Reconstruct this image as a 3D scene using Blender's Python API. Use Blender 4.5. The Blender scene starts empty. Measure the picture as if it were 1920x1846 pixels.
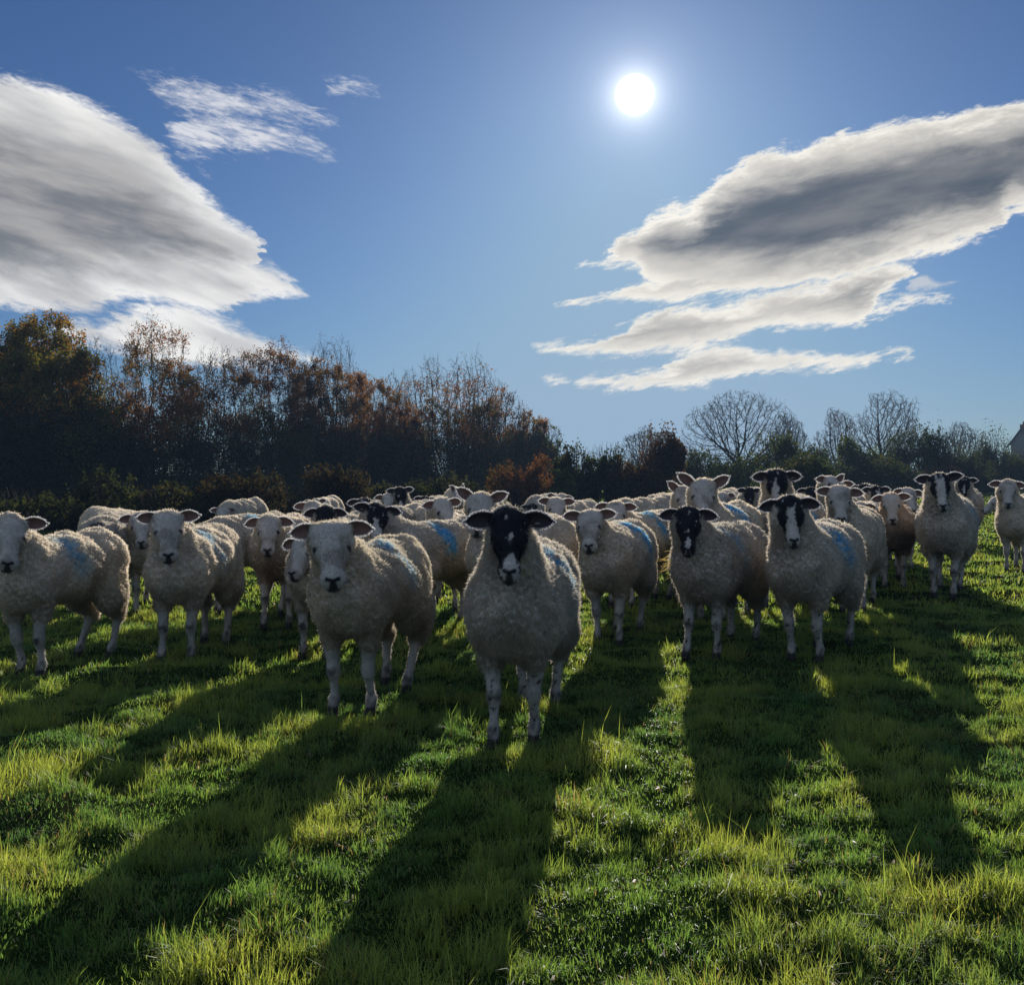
import bpy, math, random
import numpy as np
from mathutils import Vector

R = math.radians
scene = bpy.context.scene
C = bpy.data.collections.new("place"); scene.collection.children.link(C)

# ------------------------------------------------------------------ camera
CAMZ = 1.18; FPX = 1849.0; HX = 960.0; HY = 890.0
cam_d = bpy.data.cameras.new("camera"); cam = bpy.data.objects.new("camera", cam_d)
C.objects.link(cam); scene.camera = cam
cam_d.sensor_width = 36.0; cam_d.lens = 36.0 * FPX / 1920.0
cam_d.shift_y = -(923.0 - HY) / 1920.0
cam.location = (0, 0, CAMZ); cam.rotation_euler = (R(90), 0, 0)
cam_d.clip_start = 0.05; cam_d.clip_end = 5000.0
scene.render.resolution_x = 1024; scene.render.resolution_y = 984

# ------------------------------------------------------------------ sun
SUNV = Vector((230.0, FPX, 712.0)).normalized()
sun_el = R(17.8); sun_az = math.atan2(SUNV.x, SUNV.y)   # elevation read from the length of the sheep's shadows
LAMPV = Vector((math.sin(sun_az) * math.cos(sun_el), math.cos(sun_az) * math.cos(sun_el), math.sin(sun_el)))
sl = bpy.data.lights.new("sun", 'SUN'); sl.energy = 5.0; sl.angle = R(0.53); sl.color = (1.0, 0.95, 0.86)
so = bpy.data.objects.new("sun", sl); C.objects.link(so)
so.rotation_euler = (-LAMPV).to_track_quat('-Z', 'Y').to_euler()
so.location = (8, 60, 40)

vs = scene.view_settings
vs.view_transform = 'Standard'; vs.look = 'None'; vs.exposure = 0.0; vs.gamma = 1.0; vs.use_curve_mapping = False
cy = scene.cycles
cy.max_bounces = 7; cy.diffuse_bounces = 4; cy.glossy_bounces = 2; cy.transmission_bounces = 4
cy.transparent_max_bounces = 6; cy.volume_bounces = 0
cy.caustics_reflective = False; cy.caustics_refractive = False
cy.sample_clamp_indirect = 4.0

# ------------------------------------------------------------------ world: sky, aureole, clouds
world = bpy.data.worlds.new("World"); scene.world = world; world.use_nodes = True
wt = world.node_tree; wt.nodes.clear()
class NB:
    """tiny node expression builder"""
    def __init__(s, t): s.t = t
    def n(s, kind, **kw):
        nd = s.t.nodes.new(kind)
        for k, v in kw.items(): setattr(nd, k, v)
        return nd
    def put(s, sock, v):
        if isinstance(v, (int, float)): sock.default_value = v
        elif isinstance(v, tuple): sock.default_value = v
        else: s.t.links.new(v, sock)
    def m(s, op, a, b=None, c=None, clamp=False):
        nd = s.n('ShaderNodeMath', operation=op, use_clamp=clamp)
        s.put(nd.inputs[0], a)
        if b is not None: s.put(nd.inputs[1], b)
        if c is not None: s.put(nd.inputs[2], c)
        return nd.outputs[0]
    def vm(s, op, a, b=None):
        nd = s.n('ShaderNodeVectorMath', operation=op)
        s.put(nd.inputs[0], a)
        if b is not None: s.put(nd.inputs[1], b)
        return nd.outputs['Value'] if op in ('DOT_PRODUCT', 'LENGTH') else nd.outputs[0]
    def sstep(s, v, a, b, lo=0.0, hi=1.0):
        nd = s.n('ShaderNodeMapRange', interpolation_type='SMOOTHSTEP')
        s.put(nd.inputs[0], v); s.put(nd.inputs[1], a); s.put(nd.inputs[2], b)
        s.put(nd.inputs[3], lo); s.put(nd.inputs[4], hi)
        return nd.outputs[0]
    def mix(s, f, a, b, mode='MIX'):
        nd = s.n('ShaderNodeMix', data_type='RGBA', blend_type=mode)
        s.put(nd.inputs[0], f); s.put(nd.inputs[6], a); s.put(nd.inputs[7], b)
        return nd.outputs[2]
    def noise(s, vec, scale, detail=4, rough=0.5, dist=0.0):
        nd = s.n('ShaderNodeTexNoise'); nd.inputs['Scale'].default_value = scale
        nd.inputs['Detail'].default_value = detail; nd.inputs['Roughness'].default_value = rough
        nd.inputs['Distortion'].default_value = dist
        if vec is not None: s.put(nd.inputs['Vector'], vec)
        return nd.outputs[0]
    def curve(s, x, pts):
        nd = s.n('ShaderNodeFloatCurve'); cm = nd.mapping; cm.use_clip = False; cv = cm.curves[0]
        pts = sorted(pts)
        cv.points[0].location = pts[0]; cv.points[1].location = pts[-1]
        for p in pts[1:-1]: cv.points.new(*p)
        for p in cv.points: p.handle_type = 'AUTO_CLAMPED'
        cm.update(); s.put(nd.inputs['Value'], x)
        return nd.outputs[0]

w = NB(wt)
tc = w.n('ShaderNodeTexCoord')
dirv = tc.outputs['Generated']
sep = w.n('ShaderNodeSeparateXYZ'); wt.links.new(dirv, sep.inputs[0])
dx, dy, dz = sep.outputs
ys = w.m('MAXIMUM', dy, 0.02)
# tangent-plane coordinates of a direction round the compass bearing +Y
U = w.m('ADD', w.m('MULTIPLY', w.m('DIVIDE', dx, ys), FPX / 1920), 0.5)
V = w.m('SUBTRACT', HY / 1920, w.m('MULTIPLY', w.m('DIVIDE', dz, ys), FPX / 1920))
front = w.sstep(dy, 0.05, 0.25)

sky = w.n('ShaderNodeTexSky', sky_type='NISHITA', sun_disc=False)
sky.sun_elevation = sun_el; sky.sun_rotation = sun_az
sky.air_density = 1.0; sky.dust_density = 0.4; sky.ozone_density = 2.5; sky.altitude = 100
SKY_STRENGTH = 0.065
skyc = w.n('ShaderNodeVectorMath', operation='SCALE'); wt.links.new(sky.outputs[0], skyc.inputs[0]); skyc.inputs['Scale'].default_value = SKY_STRENGTH
skyc = skyc.outputs[0]

def vec2(a, b, z=0.0):
    nd = w.n('ShaderNodeCombineXYZ'); w.put(nd.inputs[0], a); w.put(nd.inputs[1], b); w.put(nd.inputs[2], z); return nd.outputs[0]
def rotuv(deg, sx, sy):
    c, s_ = math.cos(R(deg)), math.sin(R(deg))
    a = w.m('MULTIPLY', w.m('ADD', w.m('MULTIPLY', U, c), w.m('MULTIPLY', V, s_)), sx)
    b = w.m('MULTIPLY', w.m('ADD', w.m('MULTIPLY', U, -s_), w.m('MULTIPLY', V, c)), sy)
    return a, b
aR, bR = rotuv(-14, 1.0, 3.2)
aL, bL = rotuv(16, 1.0, 3.0)
vR = vec2(aR, bR); vL = vec2(aL, bL, 3.7)
nR = w.noise(vR, 14, 6, 0.62, 0.3); nR2 = w.noise(vec2(aR, bR, 5.1), 34, 5, 0.65, 0.4)
nL = w.noise(vL, 12, 6, 0.60, 0.3); nL2 = w.noise(vec2(aL, bL, 9.3), 30, 5, 0.62, 0.4)
def warp(n, n2, a1, a2, base):
    return w.m('ADD', base, w.m('ADD', w.m('MULTIPLY', w.m('SUBTRACT', n, 0.5), a1), w.m('MULTIPLY', w.m('SUBTRACT', n2, 0.5), a2)))
VR = warp(nR, nR2, 0.034, 0.014, V); UR = warp(nR2, nR, 0.030, 0.02, U)
VL = warp(nL, nL2, 0.040, 0.024, V); UL = warp(nL2, nL, 0.060, 0.024, U)
fray = w.noise(vec2(aL, bL, 41.0), 70, 5, 0.7, 0.5); frayR = w.noise(vec2(aR, bR, 51.0), 70, 5, 0.7, 0.5)

def P(l): return [(x / 1920, y / 1920) for x, y in l]
def band(u, v, top, bot, openl=False, openr=False):  # outlines in the tangent plane of the sky
    """signed thickness inside a cloud bank between an upper and a lower outline"""
    t, b = P(top), P(bot)
    if not openl:
        mx = t[0][0]; my = (t[0][1] + b[0][1]) / 2
        t = [(mx - 0.03, my + 0.045)] + t; b = [(mx - 0.03, my - 0.045)] + b
    if not openr:
        mx = t[-1][0]; my = (t[-1][1] + b[-1][1]) / 2
        t = t + [(mx + 0.03, my + 0.045)]; b = b + [(mx + 0.03, my - 0.045)]
    return w.m('MINIMUM', w.m('SUBTRACT', v, w.curve(u, t)), w.m('SUBTRACT', w.curve(u, b), v))
def smax(a, b, k=0.008):
    return w.m('SMOOTH_MAX', a, b, k)

Lb = [band(UL, VL, [(0, 138), (60, 152), (140, 183), (220, 218), (300, 275), (370, 345), (430, 398), (475, 430), (490, 500)],
              [(0, 584), (130, 580), (250, 570), (330, 560), (430, 540), (475, 520), (490, 502)], openl=True),
      band(UL, VL, [(250, 470), (400, 470), (470, 482), (530, 507), (562, 539)], [(250, 560), (300, 578), (430, 600), (470, 572), (520, 556), (562, 543)]),
      band(UL, VL, [(95, 614), (160, 596), (330, 570), (420, 598), (470, 622), (530, 650), (600, 667)], [(95, 620), (200, 650), (300, 685), (400, 692), (500, 682), (600, 674)])]
dL = smax(smax(Lb[0], Lb[1], 0.012), Lb[2], 0.004)
Wb = [band(UL, VL, [(270, 142), (300, 152), (380, 155), (450, 172), (540, 184), (620, 226)], [(270, 150), (330, 203), (400, 228), (500, 220), (620, 236)]),
      band(UL, VL, [(320, 240), (370, 200), (450, 216), (550, 236), (620, 282)], [(320, 266), (370, 300), (450, 285), (560, 290), (620, 291)]),
      band(UL, VL, [(320, 262), (350, 275), (415, 350)], [(320, 270), (350, 318), (415, 360)]),
      band(UL, VL, [(608, 158), (630, 153), (710, 170)], [(608, 162), (640, 176), (710, 174)])]
dW = w.m('MAXIMUM', w.m('MAXIMUM', Wb[0], Wb[1]), w.m('MAXIMUM', w.m('SUBTRACT', Wb[2], 0.012), Wb[3]))
Rb = [band(UR, VR, [(1080, 494), (1130, 483), (1155, 455), (1200, 418), (1225, 396), (1300, 368), (1350, 325), (1420, 292), (1500, 267), (1600, 243), (1700, 227), (1800, 206), (1920, 188)],
              [(1080, 498), (1150, 500), (1195, 504), (1215, 530), (1400, 552), (1600, 522), (1700, 488), (1800, 458), (1870, 438), (1895, 408), (1920, 400)], openr=True),
      band(UR, VR, [(1048, 571), (1120, 553), (1200, 522), (1300, 500), (1480, 490)], [(1048, 576), (1150, 567), (1250, 568), (1330, 560), (1480, 530)]),
      band(UR, VR, [(1010, 650), (1130, 632), (1190, 603), (1250, 578), (1350, 566), (1500, 540), (1620, 500), (1690, 488), (1712, 505)],
              [(1010, 658), (1150, 668), (1280, 664), (1350, 650), (1450, 618), (1560, 610), (1615, 603), (1640, 575), (1690, 530), (1712, 512)]),
      band(UR, VR, [(1615, 588), (1660, 561), (1720, 550), (1782, 556)], [(1615, 593), (1680, 580), (1730, 568), (1782, 562)]),
      band(UR, VR, [(1080, 714), (1150, 705), (1230, 692), (1280, 662), (1380, 646), (1450, 660), (1560, 662), (1640, 660), (1680, 656), (1712, 660)],
              [(1080, 725), (1150, 730), (1300, 726), (1400, 706), (1500, 694), (1600, 688), (1660, 676), (1712, 664)]),
      band(UR, VR, [(1022, 712), (1045, 707), (1066, 711)], [(1022, 715), (1045, 719), (1066, 715)])]
dR = Rb[0]
for b_ in Rb[1:]: dR = smax(dR, b_, 0.002)
Rw = band(UR, VR, [(1705, 535), (1730, 512), (1765, 530), (1800, 527)], [(1705, 548), (1740, 545), (1765, 540), (1800, 531)])

alL = w.sstep(w.m('ADD', dL, w.m('MULTIPLY', w.m('SUBTRACT', fray, 0.5), 0.024)), -0.005, 0.013); alR = w.sstep(w.m('ADD', dR, w.m('MULTIPLY', w.m('SUBTRACT', frayR, 0.5), 0.016)), -0.003, 0.0075)
dW = w.m('ADD', dW, w.m('MULTIPLY', w.m('SUBTRACT', fray, 0.47), 0.042))
alW = w.m('MULTIPLY', w.sstep(dW, -0.004, 0.020), w.sstep(w.noise(vec2(aL, w.m('MULTIPLY', bL, 1.6), 14.0), 30, 6, 0.6, 0.5), 0.30, 0.62, 0.22, 0.95))
alRw = w.m('MULTIPLY', w.sstep(Rw, -0.002, 0.006), 0.6)
# thickness -> grey body, thin rims scatter sunlight
lowL = w.noise(vec2(aL, bL, 20.0), 5.0, 3, 0.45); lowR = w.noise(vec2(aR, bR, 30.0), 5.0, 3, 0.45)
tL = w.sstep(w.m('ADD', dL, w.m('MULTIPLY', w.m('SUBTRACT', lowL, 0.5), 0.05)), 0.002, 0.075)
tL2 = w.sstep(w.noise(vec2(U, w.m('ADD', w.m('MULTIPLY', V, 4.5), w.m('MULTIPLY', U, -1.1)), 2.0), 6.0, 5, 0.55), 0.36, 0.62)
strk = w.noise(vec2(U, w.m('ADD', w.m('MULTIPLY', V, 4.5), w.m('MULTIPLY', U, -2.0)), 7.0), 9.0, 3, 0.45)
bandL = w.m('MULTIPLY', w.sstep(w.m('ABSOLUTE', w.m('SUBTRACT', V, w.m('ADD', 0.272, w.m('MULTIPLY', w.m('SUBTRACT', lowL, 0.5), 0.03)))), 0.004, 0.022, 1.0, 0.0), w.sstep(U, 0.25, 0.10))
coreL = w.mix(tL2, (0.42, 0.41, 0.41, 1), (0.185, 0.20, 0.225, 1))
coreL = w.mix(w.m('MULTIPLY', bandL, 0.85), coreL, (0.125, 0.145, 0.18, 1))
colL = w.mix(tL, w.mix(w.sstep(strk, 0.35, 0.70), (0.95, 0.94, 0.92, 1), (0.62, 0.62, 0.625, 1)), coreL)
tR = w.sstep(w.m('ADD', dR, w.m('MULTIPLY', w.m('SUBTRACT', lowR, 0.52), 0.035)), 0.006, 0.052)
tRm = w.sstep(w.m('ADD', dR, w.m('MULTIPLY', w.m('SUBTRACT', nR, 0.5), 0.035)), 0.000, 0.020)
colR = w.mix(w.m('MULTIPLY', tRm, 0.55), (0.97, 0.93, 0.84, 1), (0.46, 0.44, 0.42, 1))
colR = w.mix(tR, colR, w.mix(w.sstep(w.noise(vec2(aR, w.m('MULTIPLY', bR, 1.3), 61.0), 6.5, 5, 0.55), 0.40, 0.72), (0.085, 0.108, 0.145, 1), (0.20, 0.21, 0.23, 1)))
# forward-scattered aureole round the sun direction
cosg = w.vm('DOT_PRODUCT', dirv, tuple(SUNV))
ang = w.m('ARCCOSINE', w.m('MINIMUM', cosg, 0.9999999))
core = w.m('MULTIPLY', w.sstep(ang, 0.0105, 0.0195, 1.0, 0.0), 4.0)
g1 = w.m('MULTIPLY', w.m('EXPONENT', w.m('MULTIPLY', ang, -1 / 0.0120)), 2.3)
g2 = w.m('MULTIPLY', w.m('EXPONENT', w.m('MULTIPLY', ang, -1 / 0.055)), 0.30)
g3 = w.m('MULTIPLY', w.m('EXPONENT', w.m('MULTIPLY', ang, -1 / 0.30)), 0.02)
def scol(f, c):
    nd = w.n('ShaderNodeVectorMath', operation='SCALE'); nd.inputs[0].default_value = c; w.put(nd.inputs['Scale'], f); return nd.outputs[0]
glow = w.vm('ADD', w.vm('ADD', scol(core, (1, 1, .97)), scol(g1, (1, .95, .86))), w.vm('ADD', scol(g2, (.80, .86, 1.0)), scol(g3, (.9, .95, 1.0))))
base = w.mix(1.0, skyc, (0.375, 0.575, 0.90, 1), 'MULTIPLY')
sp_ = w.n('ShaderNodeSeparateColor'); w.put(sp_.inputs[0], base)
cb_ = w.n('ShaderNodeCombineColor')
for i_, lim in enumerate((0.32, 0.46, 0.62)):
    nd_ = w.n('ShaderNodeMath', operation='SMOOTH_MIN'); w.put(nd_.inputs[0], sp_.outputs[i_]); nd_.inputs[1].default_value = lim; nd_.inputs[2].default_value = 0.22
    wt.links.new(nd_.outputs[0], cb_.inputs[i_])
base = cb_.outputs[0]
col = base
# unseen broken cloud added behind the viewer as fill for the shaded sheep
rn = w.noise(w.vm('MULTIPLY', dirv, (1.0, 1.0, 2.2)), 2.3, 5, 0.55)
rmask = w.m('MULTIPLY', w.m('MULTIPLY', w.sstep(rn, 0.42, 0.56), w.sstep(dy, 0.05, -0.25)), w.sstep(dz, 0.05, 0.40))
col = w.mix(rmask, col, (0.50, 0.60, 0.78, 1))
col = w.mix(w.m('MULTIPLY', alW, front), col, (0.74, 0.75, 0.80, 1))
col = w.mix(w.m('MULTIPLY', alL, front), col, colL)
col = w.mix(w.m('MULTIPLY', alRw, front), col, (0.75, 0.73, 0.70, 1))
col = w.mix(w.m('MULTIPLY', alR, front), col, colR)
col = w.vm('ADD', col, glow)
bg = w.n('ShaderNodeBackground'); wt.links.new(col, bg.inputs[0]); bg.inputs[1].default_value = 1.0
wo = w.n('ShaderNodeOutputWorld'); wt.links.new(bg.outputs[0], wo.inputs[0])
world.cycles.sampling_method = 'MANUAL'; world.cycles.sample_map_resolution = 512

# ------------------------------------------------------------------ helpers
def tag(o, label=None, cat=None, group=None, kind=None):
    if label: o['label'] = label
    if cat: o['category'] = cat
    if group: o['group'] = group
    if kind: o['kind'] = kind
    return o
def mesh_obj(name, V_, quads=None, tris=None, mat=None, parent=None, smooth=True, attrs=None, faces=None):
    me = bpy.data.meshes.new(name)
    if faces is not None:
        me.from_pydata([tuple(v) for v in V_], [], faces)
    else:
        V_ = np.ascontiguousarray(V_, np.float32)
        q = np.zeros((0, 4), np.int32) if quads is None else np.asarray(quads, np.int32)
        t = np.zeros((0, 3), np.int32) if tris is None else np.asarray(tris, np.int32)
        me.vertices.add(len(V_)); me.vertices.foreach_set('co', V_.ravel())
        loops = np.concatenate([q.ravel(), t.ravel()])
        me.loops.add(len(loops)); me.loops.foreach_set('vertex_index', loops)
        me.polygons.add(len(q) + len(t))
        st = np.concatenate([np.arange(len(q)) * 4, len(q) * 4 + np.arange(len(t)) * 3]).astype(np.int32)
        me.polygons.foreach_set('loop_start', st)
    if smooth: me.polygons.foreach_set('use_smooth', np.ones(len(me.polygons), bool))
    me.update(calc_edges=True)
    for k, a in (attrs or {}).items():
        a = np.asarray(a, np.float32)
        if a.ndim == 1:
            at = me.attributes.new(k, 'FLOAT', 'POINT'); at.data.foreach_set('value', a)
        else:
            if a.shape[1] == 3: a = np.concatenate([a, np.ones((len(a), 1), np.float32)], 1)
            at = me.attributes.new(k, 'FLOAT_COLOR', 'POINT'); at.data.foreach_set('color', np.ascontiguousarray(a).ravel())
    if mat: me.materials.append(mat)
    o = bpy.data.objects.new(name, me); C.objects.link(o)
    if parent: o.parent = parent
    return o
def empty(name, loc, rz=0.0):
    o = bpy.data.objects.new(name, None); C.objects.link(o); o.location = loc; o.rotation_euler = (0, 0, rz)
    o.empty_display_size = 0.1
    return o
class SN:
    """smooth aperiodic noise from summed sines, about -1..1"""
    def __init__(s, seed, dim, freq, n=10, spread=0.5):
        r = np.random.default_rng(seed)
        k = r.normal(size=(n, dim)); k /= np.linalg.norm(k, axis=1, keepdims=True)
        s.k = (k * freq * 2 * np.pi * r.uniform(1 - spread, 1 + spread, (n, 1))).astype(np.float32)
        s.ph = r.uniform(0, 6.283, n).astype(np.float32); s.g = 1.3 / math.sqrt(n)
    def __call__(s, p):
        p = np.asarray(p, np.float32)
        out = np.zeros(p.shape[:-1], np.float32)
        for i in range(len(s.k)): out += np.sin(p @ s.k[i] + s.ph[i])
        return out * s.g
def ss(x, a, b):
    t = np.clip((x - a) / (b - a), 0, 1); return t * t * (3 - 2 * t)

def attr_mat(name, rough=0.85, transl=0.0, tcol=(1, 1, 1), spec=0.2, nscale=None, namp=0.25, bump=None, sheen=0.0):
    m = bpy.data.materials.new(name); m.use_nodes = True; t = m.node_tree; t.nodes.clear(); b = NB(t)
    at = b.n('ShaderNodeAttribute', attribute_name='alb')
    c = at.outputs['Color']
    if nscale:
        tcn = b.n('ShaderNodeTexCoord').outputs['Object']
        nz = b.noise(tcn, nscale, 4, 0.6)
        f = b.sstep(nz, 0.3, 0.7, 1 - namp, 1 + namp)
        nd = b.n('ShaderNodeVectorMath', operation='SCALE'); b.put(nd.inputs[0], c); b.put(nd.inputs['Scale'], f); c = nd.outputs[0]
    pr = b.n('ShaderNodeBsdfPrincipled'); b.put(pr.inputs['Base Color'], c)
    pr.inputs['Roughness'].default_value = rough; pr.inputs['Specular IOR Level'].default_value = spec
    if sheen:
        pr.inputs['Sheen Weight'].default_value = sheen; pr.inputs['Sheen Roughness'].default_value = 0.4
    if bump:
        bn = b.n('ShaderNodeBump'); bn.inputs['Strength'].default_value = bump[1]; bn.inputs['Distance'].default_value = bump[2]
        b.put(bn.inputs['Height'], b.noise(b.n('ShaderNodeTexCoord').outputs['Object'], bump[0], 5, 0.65))
        b.put(pr.inputs['Normal'], bn.outputs[0])
    out = b.n('ShaderNodeOutputMaterial'); sh = pr.outputs[0]
    if transl:
        tr = b.n('ShaderNodeBsdfTranslucent'); b.put(tr.inputs[0], b.mix(1.0, c, tuple(tcol) + (1,), 'MULTIPLY'))
        mx = b.n('ShaderNodeMixShader'); mx.inputs[0].default_value = transl
        t.links.new(sh, mx.inputs[1]); t.links.new(tr.outputs[0], mx.inputs[2]); sh = mx.outputs[0]
    t.links.new(sh, out.inputs[0])
    return m

M_skin = attr_mat('short hair coat', 0.75, 0, spec=0.15, nscale=60, namp=0.12, bump=(160, 0.5, 0.004), sheen=0.25)
M_wool = attr_mat('wool fibres', 0.9, 0.74, (1.42, 1.41, 1.38), 0.1)
M_fuzz = attr_mat('fine facial hair', 0.8, 0.70, (1.4, 1.42, 1.45), 0.2)
M_ear = attr_mat('ear skin', 0.7, 0.12, (1.0, 0.5, 0.4), 0.2, nscale=80, namp=0.1)
M_grass = attr_mat('grass blade', 0.48, 0.56, (2.75, 2.5, 1.2), 0.30)
M_leaf = attr_mat('autumn leaf', 0.75, 0.6, (2.0, 1.65, 0.9), 0.12)
M_bark = attr_mat('bark', 0.9, 0, spec=0.1, nscale=6, namp=0.4)

def simple_mat(name, c1, c2, scale, rough=0.8, spec=0.3, bump=0.0):
    m = bpy.data.materials.new(name); m.use_nodes = True; t = m.node_tree; b = NB(t)
    pr = t.nodes['Principled BSDF']
    tcn = b.n('ShaderNodeTexCoord').outputs['Object']
    nz = b.noise(tcn, scale, 5, 0.6)
    b.put(pr.inputs['Base Color'], b.mix(b.sstep(nz, 0.35, 0.65), tuple(c1) + (1,), tuple(c2) + (1,)))
    pr.inputs['Roughness'].default_value = rough; pr.inputs['Specular IOR Level'].default_value = spec
    if bump:
        bn = b.n('ShaderNodeBump'); bn.inputs['Strength'].default_value = bump; bn.inputs['Distance'].default_value = 0.02
        b.put(bn.inputs['Height'], nz); b.put(pr.inputs['Normal'], bn.outputs[0])
    return m
M_eye = simple_mat('eye', (0.004, 0.003, 0.003), (0.012, 0.008, 0.006), 40, 0.12, 0.6)

# ------------------------------------------------------------------ ground
_n1, _n2, _n3 = SN(1, 2, 1.1, 12), SN(2, 2, 2.6, 12), SN(3, 2, 0.09, 8)
def ground_z(x, y):
    x = np.asarray(x, np.float32); y = np.asarray(y, np.float32)
    p = np.stack([x, y], -1)
    f = 1 - ss(y, 12, 40)
    z = (_n1(p) * 0.012 + _n2(p) * 0.007) * f + _n3(p) * 0.02 * ss(y, 4, 10)
    z = z + 0.11 * ss(y, 4.5, 13) * ss(x, -1.0, 3.5)
    return z
def gz(x, y): return float(ground_z(np.array([x]), np.array([y]))[0])

gy = np.concatenate([np.arange(-3, 1.2, 0.3), np.arange(1.2, 9, 0.05), np.arange(9, 20, 0.15), np.geomspace(20, 1500, 70)])
gx = np.concatenate([-np.geomspace(900, 7, 45), np.arange(-6.9, 6.9, 0.06), np.geomspace(7, 900, 45)])
GX, GY = np.meshgrid(gx, gy, indexing='ij')
GV = np.stack([GX, GY, ground_z(GX, GY)], -1).reshape(-1, 3)
ni, nj = len(gx), len(gy)
idx = np.arange(ni * nj).reshape(ni, nj)
GQ = np.stack([idx[:-1, :-1], idx[1:, :-1], idx[1:, 1:], idx[:-1, 1:]], -1).reshape(-1, 4)
mg = bpy.data.materials.new('pasture soil and thatch'); mg.use_nodes = True; t = mg.node_tree; b = NB(t); pr = t.nodes['Principled BSDF']
tcn = b.n('ShaderNodeTexCoord').outputs['Object']
n_a = b.noise(tcn, 9, 6, 0.7); n_b = b.noise(tcn, 0.7, 4, 0.6); n_c = b.noise(tcn, 45, 4, 0.7)
c = b.mix(b.sstep(n_a, 0.35, 0.7), (0.016, 0.030, 0.007, 1), (0.032, 0.062, 0.012, 1))
c = b.mix(b.sstep(n_b, 0.5, 0.7), c, (0.040, 0.042, 0.016, 1))
c = b.mix(b.sstep(n_c, 0.5, 0.8), c, (0.012, 0.014, 0.006, 1))
b.put(pr.inputs['Base Color'], c); pr.inputs['Roughness'].default_value = 1.0; pr.inputs['Specular IOR Level'].default_value = 0.0
bn = b.n('ShaderNodeBump'); bn.inputs['Strength'].default_value = 1.0; bn.inputs['Distance'].default_value = 0.03
b.put(bn.inputs['Height'], n_c); b.put(pr.inputs['Normal'], bn.outputs[0])
ground = mesh_obj('ground', GV, GQ, mat=mg); tag(ground, kind='structure')

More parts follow.
